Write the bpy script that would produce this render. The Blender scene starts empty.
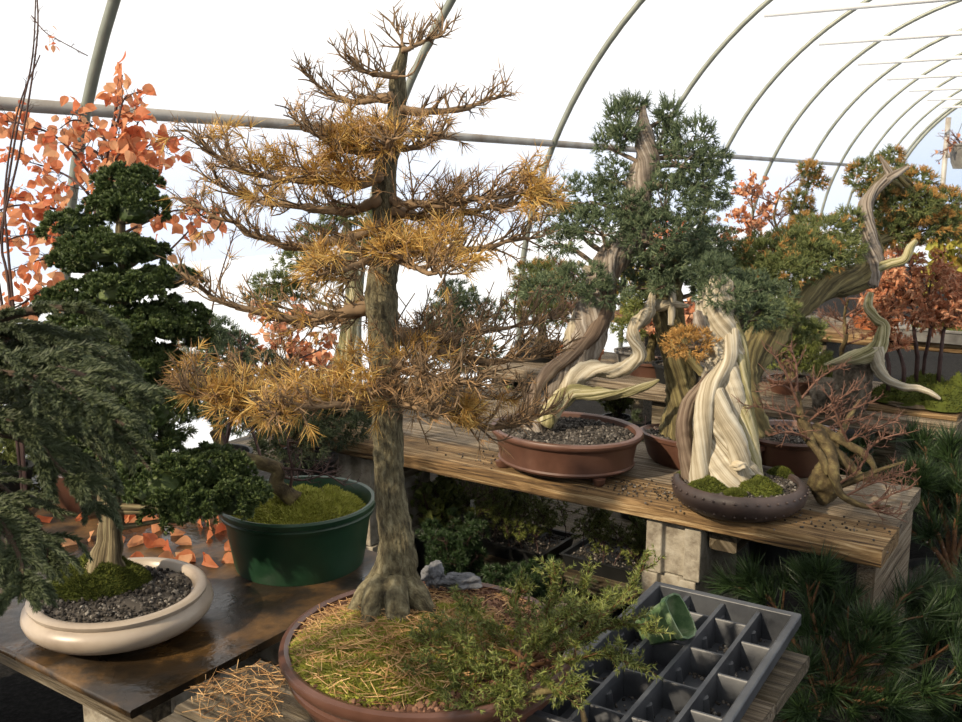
import bpy, math, random
import numpy as np
from mathutils import Vector
R = np.random.default_rng(7)
random.seed(7)
PI = math.pi
SC = bpy.context.scene
COL = SC.collection
PIT = math.radians(10.56); FPX = 960.0; EYE = 1.65

# ------------------------------------------------------------------ view geometry
def ray(x, y):
    cx = (x-481)/FPX; cy = -(y-361)/FPX
    return np.array([cx, math.cos(PIT)+cy*math.sin(PIT), -math.sin(PIT)+cy*math.cos(PIT)])
def P3(x, y, d): return np.array([0, 0, EYE])+ray(x, y)*d
def PZ(x, y, z):
    r = ray(x, y); return np.array([0, 0, EYE])+r*((z-EYE)/r[2])
def dep(p): return p[1]*math.cos(PIT)-(p[2]-EYE)*math.sin(PIT)
U = np.array([-.824, .567, 0]); V = np.array([.567, .824, 0]); UP = np.array([0, 0, 1.])
O = PZ(880, 548, .62)
def BP(u, v, z=.62):
    p = O+U*u+V*v; p[2] = z; return p
UANG = math.atan2(U[1], U[0])
ga = math.radians(31.7)
GX = np.array([math.sin(ga), math.cos(ga), 0]); GP = np.array([math.cos(ga), -math.sin(ga), 0])
def GH(s, p, z): return GX*s+GP*p+UP*z
ZR, ZN, ZL = .62, .76, .68

# ------------------------------------------------------------------ materials
DIM = .68
def M(name, cols, scale=8, detail=6, rough=.7, bump=0., bscale=None, coord='gr', stretch=(1, 1, 1), island=0., spec=.3,
      transl=0., metal=0., ramp=None, dist=0.):
    m = bpy.data.materials.new(name); m.use_nodes = True
    nt = m.node_tree; N = nt.nodes; L = nt.links
    b = N['Principled BSDF']; out = N['Material Output']
    b.inputs['Roughness'].default_value = rough; b.inputs['Specular IOR Level'].default_value = spec
    b.inputs['Metallic'].default_value = metal
    if coord == 'gr':
        t = N.new('ShaderNodeAttribute'); t.attribute_name = 'gr'; src = t.outputs['Vector']
    else:
        t = N.new('ShaderNodeTexCoord'); src = t.outputs['Object']
    mp = N.new('ShaderNodeMapping'); mp.inputs['Scale'].default_value = stretch; L.new(src, mp.inputs['Vector'])
    no = N.new('ShaderNodeTexNoise'); no.inputs['Scale'].default_value = scale; no.inputs['Detail'].default_value = detail
    no.inputs['Roughness'].default_value = .65; no.inputs['Distortion'].default_value = dist
    L.new(mp.outputs[0], no.inputs['Vector'])
    fac = no.outputs['Fac']
    if island > 0:
        g = N.new('ShaderNodeNewGeometry'); mx = N.new('ShaderNodeMix'); mx.data_type = 'FLOAT'
        mx.inputs[0].default_value = island
        L.new(fac, mx.inputs[2]); L.new(g.outputs['Random Per Island'], mx.inputs[3]); fac = mx.outputs[0]
    cr = N.new('ShaderNodeValToRGB'); e = cr.color_ramp.elements
    n = len(cols); ps = ramp or [(.36+.28*i/max(1, n-1)) if island < .3 else (.15+.7*i/max(1, n-1)) for i in range(n)]
    while len(e) < n: e.new(.5)
    for i, c in enumerate(cols):
        e[i].position = ps[i]; e[i].color = (c[0]*DIM, c[1]*DIM, c[2]*DIM, 1)
    L.new(fac, cr.inputs['Fac']); L.new(cr.outputs['Color'], b.inputs['Base Color'])
    if bump:
        nb = no
        if bscale:
            nb = N.new('ShaderNodeTexNoise'); nb.inputs['Scale'].default_value = bscale; nb.inputs['Detail'].default_value = 5
            L.new(mp.outputs[0], nb.inputs['Vector'])
        bp = N.new('ShaderNodeBump'); bp.inputs['Strength'].default_value = bump; bp.inputs['Distance'].default_value = .01
        L.new(nb.outputs['Fac'], bp.inputs['Height']); L.new(bp.outputs[0], b.inputs['Normal'])
    if transl:
        tr = N.new('ShaderNodeBsdfTranslucent'); ms = N.new('ShaderNodeMixShader'); ms.inputs[0].default_value = transl
        L.new(cr.outputs['Color'], tr.inputs['Color'])
        L.new(b.outputs[0], ms.inputs[1]); L.new(tr.outputs[0], ms.inputs[2]); L.new(ms.outputs[0], out.inputs['Surface'])
    return m

m_larchbark = M('larch_bark', [(.05, .042, .024), (.12, .10, .055), (.19, .165, .095), (.28, .25, .155)], 55, 9, .9, .9, 110, stretch=(1, 1, .8))
m_larchtwig = M('larch_twig', [(.10, .065, .035), (.24, .16, .09), (.34, .22, .12)], 30, 3, .8, island=.7)
m_gold = M('larch_needle_gold', [(.55, .29, .06), (.78, .47, .12), (.9, .64, .22)], 20, 2, .6, island=.8, transl=.25)
m_dry = M('larch_needle_dry', [(.28, .15, .07), (.48, .28, .12), (.66, .42, .2)], 20, 2, .6, island=.8, transl=.15)
m_fallen = M('fallen_needle', [(.32, .16, .06), (.55, .32, .13), (.72, .47, .22)], 20, 2, .6, island=.85)
m_hinoki = M('hinoki_leaf', [(.024, .044, .013), (.07, .11, .03), (.17, .215, .07)], 25, 3, .55, island=.5, spec=.3)
m_hinbark = M('hinoki_bark', [(.05, .036, .02), (.2, .155, .085), (.4, .35, .2)], 16, 8, .85, 1.0, stretch=(4, 4, .25))
m_fore = M('soft_conifer_leaf', [(.03, .042, .018), (.065, .085, .036), (.12, .145, .065)], 14, 3, .6, island=.45)
m_forebark = M('brown_bark', [(.05, .03, .02), (.12, .08, .05)], 14, 6, .85, .5)
m_jun = M('juniper_blue_leaf', [(.035, .065, .03), (.11, .155, .075), (.24, .285, .15)], 22, 3, .6, island=.55)
m_jun2 = M('juniper_green_leaf', [(.055, .08, .02), (.14, .175, .055), (.29, .31, .11)], 22, 3, .6, island=.55)
m_tip = M('juniper_orange_tip', [(.3, .14, .035), (.5, .27, .07), (.62, .4, .14)], 22, 3, .6, island=.6)
m_yew = M('shrub_leaf', [(.06, .08, .014), (.14, .17, .035), (.32, .35, .1)], 30, 3, .5, island=.65)
m_dead = M('bleached_deadwood', [(.24, .195, .12), (.42, .36, .25), (.56, .5, .38), (.7, .65, .52)], 11, 9, .8, .6, stretch=(6, 6, .15))
m_deadg = M('mossy_deadwood', [(.09, .08, .03), (.30, .27, .12), (.52, .47, .28), (.66, .6, .42)], 10, 9, .8, 1.0, stretch=(6, 6, .22))
m_livebark = M('juniper_live_bark', [(.07, .045, .03), (.19, .135, .095), (.33, .26, .19)], 10, 8, .85, .9, stretch=(6, 6, .3))
m_oldbark = M('mossy_trunk_bark', [(.05, .04, .018), (.16, .13, .055), (.32, .27, .12)], 10, 9, .9, 1.0, stretch=(5, 5, .3))
m_graywood = M('silver_deadwood', [(.08, .06, .045), (.28, .23, .18), (.5, .45, .39)], 10, 9, .8, 1.0, stretch=(7, 7, .22))
m_leaf = M('maple_leaf', [(.75, .2, .09), (.92, .38, .18), (.95, .55, .3)], 10, 2, .55, island=.8, transl=.55)
m_leafy = M('yellow_leaf', [(.4, .4, .06), (.55, .5, .1), (.5, .3, .06)], 10, 2, .55, island=.8, transl=.4)
m_orange = M('rust_leaf', [(.6, .2, .09), (.8, .36, .19), (.85, .5, .3)], 10, 2, .6, island=.8, transl=.3)
m_darktwig = M('dark_twig', [(.05, .025, .022), (.11, .06, .05)], 20, 3, .7)
m_redtwig = M('red_twig', [(.13, .06, .04), (.24, .13, .09)], 20, 3, .7, island=.5)
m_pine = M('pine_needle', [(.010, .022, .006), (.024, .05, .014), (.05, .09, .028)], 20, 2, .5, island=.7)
m_pinetwig = M('pine_twig', [(.08, .036, .016), (.2, .1, .042)], 60, 4, .8, .6)
m_moss = M('moss', [(.03, .042, .005), (.085, .105, .012), (.2, .21, .03)], 18, 4, .9, island=.45)
m_mossb = M('bright_moss', [(.13, .14, .015), (.34, .35, .05), (.6, .56, .17)], 9, 4, .9, island=.4)
m_soil = M('grit_soil', [(.015, .013, .011), (.06, .05, .04), (.13, .115, .1), (.34, .31, .27)], 20, 2, .85, island=.9, ramp=[.1, .5, .8, .97])
m_bark = M('bark_mulch', [(.06, .025, .015), (.17, .08, .045), (.3, .16, .1)], 20, 3, .85, island=.8)
m_potcream = M('cream_glaze', [(.34, .27, .205), (.44, .36, .28), (.5, .42, .33)], 5, 5, .38, .08, spec=.5)
m_potbrown = M('brown_clay', [(.08, .034, .021), (.115, .05, .032), (.14, .066, .044)], 5, 5, .35, .08, spec=.5)
m_potred = M('red_brown_clay', [(.10, .046, .029), (.14, .066, .044), (.165, .083, .057)], 5, 5, .45, .08, spec=.4)
m_potstud = M('dark_clay', [(.04, .027, .023), (.062, .042, .036), (.08, .057, .05)], 6, 5, .5, .1, spec=.4)
m_potgray = M('gray_clay', [(.16, .15, .14), (.25, .24, .22), (.3, .29, .27)], 6, 5, .6, .1)
m_terra = M('terracotta', [(.36, .1, .035), (.48, .16, .06), (.52, .2, .09)], 6, 5, .7, .1)
m_potgreen = M('green_plastic', [(.010, .038, .018), (.015, .052, .024), (.02, .065, .031)], 5, 5, .38, .04, spec=.45)
m_potblack = M('black_plastic', [(.008, .009, .009), (.016, .017, .017)], 6, 4, .5)
m_tray = M('gray_tray_plastic', [(.024, .027, .033), (.043, .047, .055), (.065, .07, .078)], 12, 6, .45, .12, spec=.45)
m_label = M('white_label', [(.8, .8, .78), (.85, .85, .83)], 5, 2, .5)
m_white = M('white_ceramic', [(.75, .73, .7), (.82, .8, .78)], 5, 2, .35)
m_wood = M('weathered_plank', [(.045, .026, .012), (.17, .10, .042), (.3, .19, .085), (.48, .35, .19)], 7, 10, .85, 1.0, stretch=(.5, 9, 9), dist=.8)
m_woodgray = M('gray_plank', [(.05, .036, .022), (.17, .125, .08), (.3, .24, .165), (.4, .34, .26)], 9, 10, .85, 1.0, stretch=(.4, 12, 12), dist=.5)
m_woodold = M('damp_plank', [(.03, .022, .012), (.10, .075, .042), (.24, .2, .14)], 8, 9, .6, .9, stretch=(.5, 8, 8))
m_block = M('concrete_block', [(.22, .185, .14), (.38, .34, .265), (.48, .44, .36)], 16, 10, .95, .9)
m_steel = M('galvanized_pipe', [(.24, .26, .22), (.34, .36, .31)], 6, 4, .45, metal=.35)
m_rail = M('weathered_rail', [(.32, .27, .22), (.46, .44, .4), (.56, .54, .5)], 3, 6, .6, stretch=(1, 1, 1), metal=.2)
m_whitepipe = M('white_pipe', [(.74, .75, .76), (.8, .81, .82)], 5, 2, .4)
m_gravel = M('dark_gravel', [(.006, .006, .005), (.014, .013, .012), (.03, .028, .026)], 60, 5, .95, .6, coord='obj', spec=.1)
m_outside = M('outside_ground', [(.62, .70, .82), (.76, .82, .9)], .6, 4, .9, coord='obj')
m_rock = M('gray_stone', [(.07, .075, .085), (.16, .165, .18), (.26, .265, .275)], 22, 8, .9, .9)
m_darkrock = M('dark_rough_rock', [(.05, .04, .026), (.13, .105, .075), (.24, .2, .15)], 22, 9, .95, 1.0)
m_slab = M('brown_slab', [(.10, .075, .05), (.2, .155, .1)], 9, 7, .9, .6)
m_quince = M('mossy_quince_bark', [(.045, .033, .016), (.12, .088, .04), (.22, .18, .075)], 26, 8, .9, 1.0)

def plywood():
    m = bpy.data.materials.new('wet_plywood'); m.use_nodes = True
    nt = m.node_tree; N = nt.nodes; L = nt.links; b = N['Principled BSDF']
    tc = N.new('ShaderNodeTexCoord')
    n1 = N.new('ShaderNodeTexNoise'); n1.inputs['Scale'].default_value = 5; n1.inputs['Detail'].default_value = 8; n1.inputs['Roughness'].default_value = .7
    n2 = N.new('ShaderNodeTexNoise'); n2.inputs['Scale'].default_value = 2.6; n2.inputs['Detail'].default_value = 5
    n3 = N.new('ShaderNodeTexNoise'); n3.inputs['Scale'].default_value = 55; n3.inputs['Detail'].default_value = 4
    for n in (n1, n2, n3): L.new(tc.outputs['Object'], n.inputs['Vector'])
    cr = N.new('ShaderNodeValToRGB'); e = cr.color_ramp.elements; e.new(.5); e.new(.6)
    for i, (p, c) in enumerate(((.36, (.006, .005, .004)), (.5, (.022, .014, .007)), (.62, (.085, .045, .014)), (.8, (.17, .1, .04)))):
        e[i].position = p; e[i].color = (*c, 1)
    L.new(n1.outputs['Fac'], cr.inputs[0]); L.new(cr.outputs[0], b.inputs['Base Color'])
    r = N.new('ShaderNodeMapRange'); r.inputs['From Min'].default_value = .42; r.inputs['From Max'].default_value = .6
    r.inputs['To Min'].default_value = .16; r.inputs['To Max'].default_value = .6; b.inputs['Specular IOR Level'].default_value = .45
    L.new(n2.outputs['Fac'], r.inputs['Value']); L.new(r.outputs[0], b.inputs['Roughness'])
    bp = N.new('ShaderNodeBump'); bp.inputs['Strength'].default_value = .25; bp.inputs['Distance'].default_value = .006
    L.new(n3.outputs['Fac'], bp.inputs['Height']); L.new(bp.outputs[0], b.inputs['Normal'])
    return m
m_ply = plywood()

def film():
    m = bpy.data.materials.new('greenhouse_film'); m.use_nodes = True
    nt = m.node_tree; N = nt.nodes; L = nt.links; N.remove(N['Principled BSDF'])
    tr = N.new('ShaderNodeBsdfTransparent'); tr.inputs[0].default_value = (.97, .98, 1, 1)
    tl = N.new('ShaderNodeBsdfTranslucent'); tl.inputs[0].default_value = (.95, .97, 1, 1)
    ms = N.new('ShaderNodeMixShader'); ms.inputs[0].default_value = .2
    L.new(tr.outputs[0], ms.inputs[1]); L.new(tl.outputs[0], ms.inputs[2]); L.new(ms.outputs[0], N['Material Output'].inputs['Surface'])
    return m
m_film = film()

# ------------------------------------------------------------------ mesh building
ORG = {}
class MB:
    def __init__(s): s.v = []; s.f3 = []; s.f4 = []; s.g = []; s.n = 0
    def add(s, v, f3=None, f4=None, gr=None):
        v = np.asarray(v, float).reshape(-1, 3)
        s.v.append(v); s.g.append(v if gr is None else np.asarray(gr, float).reshape(-1, 3))
        if f3 is not None and len(f3): s.f3.append(np.asarray(f3, int).reshape(-1, 3)+s.n)
        if f4 is not None and len(f4): s.f4.append(np.asarray(f4, int).reshape(-1, 4)+s.n)
        s.n += len(v)
    def build(s, name, mat, parent=None, smooth=True, angle=None, bevel=0):
        v = np.concatenate(s.v); g = np.concatenate(s.g)
        org = ORG[parent.name] if parent else np.array([(v[:, 0].min()+v[:, 0].max())/2, (v[:, 1].min()+v[:, 1].max())/2, v[:, 2].min()])
        f3 = np.concatenate(s.f3) if s.f3 else np.zeros((0, 3), int); f4 = np.concatenate(s.f4) if s.f4 else np.zeros((0, 4), int)
        me = bpy.data.meshes.new(name)
        me.vertices.add(len(v)); me.vertices.foreach_set('co', (v-org).astype(np.float32).ravel())
        li = np.concatenate([f3.ravel(), f4.ravel()]).astype(np.int32)
        me.loops.add(len(li)); me.loops.foreach_set('vertex_index', li)
        st = np.concatenate([np.arange(len(f3))*3, len(f3)*3+np.arange(len(f4))*4]).astype(np.int32)
        me.polygons.add(len(st)); me.polygons.foreach_set('loop_start', st)
        me.polygons.foreach_set('use_smooth', np.full(len(st), smooth))
        me.update(calc_edges=True)
        a = me.attributes.new('gr', 'FLOAT_VECTOR', 'POINT'); a.data.foreach_set('vector', (g-(org if True else 0)).astype(np.float32).ravel())
        if smooth and angle: me.set_sharp_from_angle(angle=math.radians(angle))
        me.materials.append(mat)
        o = bpy.data.objects.new(name, me); COL.objects.link(o)
        if parent: o.parent = parent
        else: o.location = org
        ORG[o.name] = org
        if bevel:
            md = o.modifiers.new('edge', 'BEVEL'); md.width = bevel; md.segments = 2; md.limit_method = 'ANGLE'; md.angle_limit = math.radians(50)
        return o

def tag(o, label=None, cat=None, group=None, kind=None):
    if label: o['label'] = label
    if cat: o['category'] = cat
    if group: o['group'] = group
    if kind: o['kind'] = kind
    return o
def thing(name, loc, label, cat, group=None):
    o = bpy.data.objects.new(name, None); COL.objects.link(o); o.location = loc; o.empty_display_size = .05
    ORG[o.name] = np.array(loc, float)
    return tag(o, label, cat, group)

def nrm(a):
    a = np.asarray(a, float); return a/np.maximum(np.linalg.norm(a, axis=-1, keepdims=True), 1e-9)
def cr(p, m):
    """Catmull-Rom resample of (n,k) points to m rows"""
    p = np.asarray(p, float); n = len(p)
    if n == 2: t = np.linspace(0, 1, m)[:, None]; return p[0]*(1-t)+p[1]*t
    q = np.vstack([2*p[0]-p[1], p, 2*p[-1]-p[-2]])
    t = np.linspace(0, n-1-1e-9, m); i = t.astype(int); f = (t-i)[:, None]
    a, b, c, d = q[i], q[i+1], q[i+2], q[i+3]
    return .5*((2*b)+(c-a)*f+(2*a-5*b+4*c-d)*f*f+(3*b-3*c+d-a)*f**3)
_ph = R.uniform(0, 6.28, (24, 4)); _fr = R.normal(0, 1, (24, 3))
def fbm(p, scale=1., oct=3):
    p = np.asarray(p, float)*scale; r = 0; a = 1.
    for o in range(oct):
        for k in range(4):
            j = (o*4+k) % 24
            r = r+a*.25*np.sin(p@_fr[j]*1.7+_ph[j, 0]+1.3*np.sin(p@_fr[(j+7) % 24]+_ph[j, 1]))
        p = p*2.03; a *= .5
    return r
def tube(mb, pts, rad, sides=8, m=None, flute=0., nl=3, twist=0., rough=0., rscale=25, cap=True, seed=0):
    pts = np.asarray(pts, float); rad = np.broadcast_to(np.asarray(rad, float), (len(pts),)) if np.ndim(rad) < 2 else rad
    pr = np.c_[pts, rad]
    if m: pr = cr(pr, m)
    p = pr[:, :3]; r = np.maximum(pr[:, 3], 2e-4); n = len(p)
    t = nrm(np.gradient(p, axis=0))
    a = np.cross(t[0], [0.13, .9, .2]); a = a/np.linalg.norm(a)
    A = np.empty((n, 3))
    for i in range(n):
        a = a-t[i]*(a@t[i]); a = a/max(np.linalg.norm(a), 1e-9); A[i] = a
    Bn = np.cross(t, A)
    L = np.r_[0, np.cumsum(np.linalg.norm(np.diff(p, axis=0), axis=1))]
    th = np.linspace(0, 2*PI, sides, endpoint=False)
    mul = np.ones((n, sides))
    if flute:
        ph = th[None]*1+twist*L[:, None]
        mul += flute*.12*np.cos(nl*3*ph+2.1*seed+3*fbm(p, 14, 2)[:, None])+flute*(.6*np.cos(nl*ph+seed)+.4*np.cos((nl+2)*ph*1+1.7+seed*2+twist*.3*L[:, None]))
    ct, sn = np.cos(th), np.sin(th)
    if rough:
        base = p[:, None]+r[:, None, None]*(ct[None, :, None]*A[:, None]+sn[None, :, None]*Bn[:, None])
        mul += rough*fbm(base, rscale, 3)
    v = p[:, None]+(r[:, None]*mul)[..., None]*(ct[None, :, None]*A[:, None]+sn[None, :, None]*Bn[:, None])
    tw = th[None]+twist*L[:, None]
    r0 = r.max()
    g = np.stack([np.cos(tw)*r0*1.+seed, np.sin(tw)*r0, np.repeat(L[:, None], sides, 1)], -1)
    i = np.arange(n-1)[:, None]*sides; j = np.arange(sides)[None]; k = (j+1) % sides
    f4 = np.stack([i+j, i+k, i+sides+k, i+sides+j], -1).reshape(-1, 4)
    v = v.reshape(-1, 3); g = g.reshape(-1, 3); f3 = []
    if cap:
        v = np.vstack([v, p[0]-t[0]*r[0]*.3, p[-1]+t[-1]*r[-1]*.6]); g = np.vstack([g, g[0], g[-1]])
        e = n*sides
        f3 = [(e, (q+1) % sides, q) for q in range(sides)]+[(e+1, (n-1)*sides+q, (n-1)*sides+(q+1) % sides) for q in range(sides)]
    mb.add(v, f3, f4, g)
    return p, r, t

def frames(d, roll):
    d = nrm(d); ref = np.where(np.abs(d[:, 2:3]) < .9, np.array([[0, 0, 1.]]), np.array([[1., 0, 0]]))
    a = nrm(np.cross(ref, d)); b = np.cross(d, a)
    c, s = np.cos(roll)[:, None], np.sin(roll)[:, None]
    return np.stack([a*c+b*s, -a*s+b*c, d], -1)
def inst(mb, tv, tf, pos, d, scale, roll=None, wide=1.):
    pos = np.asarray(pos, float); N = len(pos)
    if N == 0: return
    scale = np.broadcast_to(scale, (N,))
    roll = R.uniform(0, 2*PI, N) if roll is None else np.broadcast_to(roll, (N,))
    Fm = frames(np.asarray(d, float), roll)
    t = np.asarray(tv)[None]*np.stack([scale*wide, scale*wide, scale], -1)[:, None]
    v = np.einsum('nij,nkj->nki', Fm, t)+pos[:, None]
    f = np.asarray(tf)[None]+(np.arange(N)*len(tv))[:, None, None]
    tf = np.asarray(tf)
    if tf.shape[1] == 3: mb.add(v.reshape(-1, 3), f.reshape(-1, 3))
    else: mb.add(v.reshape(-1, 3), None, f.reshape(-1, 4))
def spikeT(r=.03, bend=0.):
    """one tapered spike of unit length"""
    v = [(r*math.cos(a), r*math.sin(a), 0) for a in (0, 2.1, 4.2)]+[(.75*r*math.cos(a)+bend*.3, .75*r*math.sin(a), .55) for a in (0, 2.1, 4.2)]+[(bend, 0, 1)]
    f = []
    for i in range(3):
        j = (i+1) % 3; f += [(i, j, 3+j), (i, 3+j, 3+i), (3+i, 3+j, 6)]
    return np.array(v), np.array(f)
def coneT(r):
    v = [(r*math.cos(a), r*math.sin(a), 0) for a in (0, 2.1, 4.2)]+[(0, 0, 1)]
    return np.array(v), np.array([(0, 1, 3), (1, 2, 3), (2, 0, 3)])
def multi(parts):
    vs, fs, n = [], [], 0
    for v, f in parts: vs.append(v); fs.append(f+n); n += len(v)
    return np.vstack(vs), np.vstack(fs)
def place(t, base, d, s, roll=0., w=1.):
    Fm = frames(np.array([d], float), np.array([roll]))[0]
    v = t[0]*np.array([s*w, s*w, s]); return v@Fm.T+np.array(base), t[1]
def tuftT(n, spread, r, seed=1):
    g = np.random.default_rng(seed); ps = []
    for i in range(n):
        a = 2.4*i+g.uniform(-.3, .3); k = spread*math.sqrt((i+.5)/n)
        ps.append(place(coneT(r), (0, 0, 0), (math.sin(k)*math.cos(a), math.sin(k)*math.sin(a), math.cos(k)), g.uniform(.7, 1.)))
    return multi(ps)
def sprigT(n=9, r=.05, ang=.7, seed=2, flat=False, side=.45):
    g = np.random.default_rng(seed); ps = [place(coneT(r*1.2), (0, 0, 0), (0, 0, 1), 1.)]
    for i in range(n):
        z = .12+.75*i/n; a = (i % 2)*PI+g.uniform(-.3, .3) if flat else 2.4*i
        k = ang*g.uniform(.8, 1.2); s = side*(1-.45*z)*g.uniform(.8, 1.2)
        ps.append(place(coneT(r*1.6), (0, 0, z), (math.sin(k)*math.cos(a), math.sin(k)*math.sin(a), math.cos(k)), s))
    return multi(ps)
NEEDLE = spikeT(.022, .12)
TWIG = spikeT(.045, .15)
JTUFT = multi([place(sprigT(6, .07, .7, s), (0, 0, 0), (math.sin(k)*math.cos(a), math.sin(k)*math.sin(a), math.cos(k)), 1.) for s, (k, a) in enumerate([(.1, 0), (.65, .3), (.7, 2.3), (.6, 4.4)])])
JLOW = tuftT(9, 1.2, .09, 3)
def fanT():
    ps = []
    for i in range(9):
        a = -1.15+2.3*i/8
        ps.append(place((np.array([(.11, 0, 0), (-.11, 0, 0), (0, .05, .0), (.13, 0, .7), (-.13, 0, .7), (0, .07, .72), (0, 0, 1.)]),
              np.array([(0, 2, 5), (0, 5, 3), (2, 1, 4), (2, 4, 5), (1, 0, 3), (1, 3, 4), (3, 5, 6), (5, 4, 6), (4, 3, 6)])), (0, 0, 0), (math.sin(a), .12*math.cos(i*2.1), math.cos(a)), .72+.28*math.cos(a*1.1), 0))
    return multi(ps)
FAN = fanT()
def leafT():
    rows = [(0, 0, 0), (.2, .1, .05), (.36, .3, .06), (.37, .5, .03), (.24, .74, -.05)]; v = [(0, 0, 0)]; f = []
    for w_, l, z in rows[1:]: v += [(-w_, z+.05, l), (0, z-.03, l), (w_, z+.05, l)]
    v.append((.03, -.22, 1.02)); n = len(v)-1
    f += [(0, 2, 1), (0, 3, 2)]
    for i in range(3):
        q = 1+i*3
        for k in (0, 1): f += [(q+k, q+k+1, q+k+4), (q+k, q+k+4, q+k+3)]
    q = 10; f += [(q, q+1, n), (q+1, q+2, n)]
    return np.array(v, float), np.array(f)
LEAF = leafT()
ICO = None
def icoT():
    t = (1+5**.5)/2
    v = nrm(np.array([(-1, t, 0), (1, t, 0), (-1, -t, 0), (1, -t, 0), (0, -1, t), (0, 1, t), (0, -1, -t), (0, 1, -t), (t, 0, -1), (t, 0, 1), (-t, 0, -1), (-t, 0, 1)]))
    f = np.array([(0, 11, 5), (0, 5, 1), (0, 1, 7), (0, 7, 10), (0, 10, 11), (1, 5, 9), (5, 11, 4), (11, 10, 2), (10, 7, 6), (7, 1, 8), (3, 9, 4), (3, 4, 2), (3, 2, 6), (3, 6, 8), (3, 8, 9), (4, 9, 5), (2, 4, 11), (6, 2, 10), (8, 6, 7), (9, 8, 1)])
    return v, f
ICO = icoT()
def icosub(k):
    v, f = ICO; v = list(map(tuple, v))
    for _ in range(k):
        c = {}; nf = []
        def mid(a, b):
            key = (min(a, b), max(a, b))
            if key not in c:
                p = nrm(np.array(v[a])+np.array(v[b])); v.append(tuple(p)); c[key] = len(v)-1
            return c[key]
        for a, b, d in f:
            x, y, z = mid(a, b), mid(b, d), mid(d, a); nf += [(a, x, z), (b, y, x), (d, z, y), (x, y, z)]
        f = np.array(nf)
    return np.array(v), np.array(f)
SPH3 = icosub(3)
SPH2 = icosub(2)
def rocky(mb, c, r, amp=.25, sc=4., seed=0., sub=None):
    v, f = sub or SPH3
    k = 1+amp*fbm(v+seed, sc*.5, 4)
    mb.add(np.array(c)+v*k[:, None]*np.array(r), f)
def rsph(n):
    return nrm(R.normal(0, 1, (n, 3)))

def lathe(mb, c, prof, seg=64, ang=0., sx=1., sy=1., wob=0.):
    prof = np.array(prof, float); n = len(prof); th = np.linspace(0, 2*PI, seg, endpoint=False)
    x = prof[:, 0][:, None]*np.cos(th)*sx; y = prof[:, 0][:, None]*np.sin(th)*sy
    ca, sa = math.cos(ang), math.sin(ang)
    v = np.stack([c[0]+x*ca-y*sa, c[1]+x*sa+y*ca, c[2]+np.repeat(prof[:, 1][:, None], seg, 1)], -1).reshape(-1, 3)
    i = np.arange(n-1)[:, None]*seg; j = np.arange(seg)[None]; k = (j+1) % seg
    f4 = np.stack([i+j, i+k, i+seg+k, i+seg+j], -1).reshape(-1, 4)
    mb.add(v, None, f4)
def boxv(mb, o, a, b, c, gr=None):
    """box spanned by vectors a,b,c from corner o"""
    o, a, b, c = map(lambda q: np.asarray(q, float), (o, a, b, c))
    v = np.array([o, o+a, o+a+b, o+b, o+c, o+a+c, o+a+b+c, o+b+c])
    la, lb, lc = map(np.linalg.norm, (a, b, c)); s = R.uniform(0, 5)
    g = np.array([(0, 0, 0), (la, 0, 0), (la, lb, 0), (0, lb, 0), (0, 0, lc), (la, 0, lc), (la, lb, lc), (0, lb, lc)])+s
    mb.add(v, None, [(0, 3, 2, 1), (4, 5, 6, 7), (0, 1, 5, 4), (1, 2, 6, 5), (2, 3, 7, 6), (3, 0, 4, 7)], g)
def plank(mb, o, a, b, h, n=40, jit=.002):
    """plank with worn edges: length a, width b, thickness h upward from o"""
    o, a, b = map(lambda q: np.asarray(q, float), (o, a, b)); la, lb = np.linalg.norm(a), np.linalg.norm(b)
    bw = min(.006, h*.2)/lb; bh = min(.006, h*.2)/h
    cs = [(bw, 0), (.5, 0), (1-bw, 0), (1, bh), (1, 1-bh), (1-bw, 1), (.75, 1), (.5, 1), (.25, 1), (bw, 1), (0, 1-bh), (0, .5), (0, bh)]
    K = len(cs); vs = []; gs = []; sd = R.uniform(0, 9)
    for i in range(n+1):
        t = i/n
        for (x, y) in cs:
            p = o+a*t+b*x+UP*h*y; q = np.array([t*la*6, x*lb*30, y*h*30])+sd
            e = fbm(q[None], 1., 3)[0]
            p = p+nrm(b)*(e*jit*(1 if x in (0, 1) else 0))+UP*(e*jit*.6*(1 if y == 1 else 0))
            vs.append(p); gs.append((t*la+sd, x*lb+sd, y*h))
    f = []
    for i in range(n):
        for k in range(K):
            l = (k+1) % K; f.append((i*K+k, i*K+l, (i+1)*K+l, (i+1)*K+k))
    c0 = len(vs); vs += [o+b*.5+UP*h*.5, o+a+b*.5+UP*h*.5]; gs += [gs[0], gs[-1]]
    f3 = [(c0, (k+1) % K, k) for k in range(K)]+[(c0+1, n*K+k, n*K+(k+1) % K) for k in range(K)]
    mb.add(vs, f3, f, gs)

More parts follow.
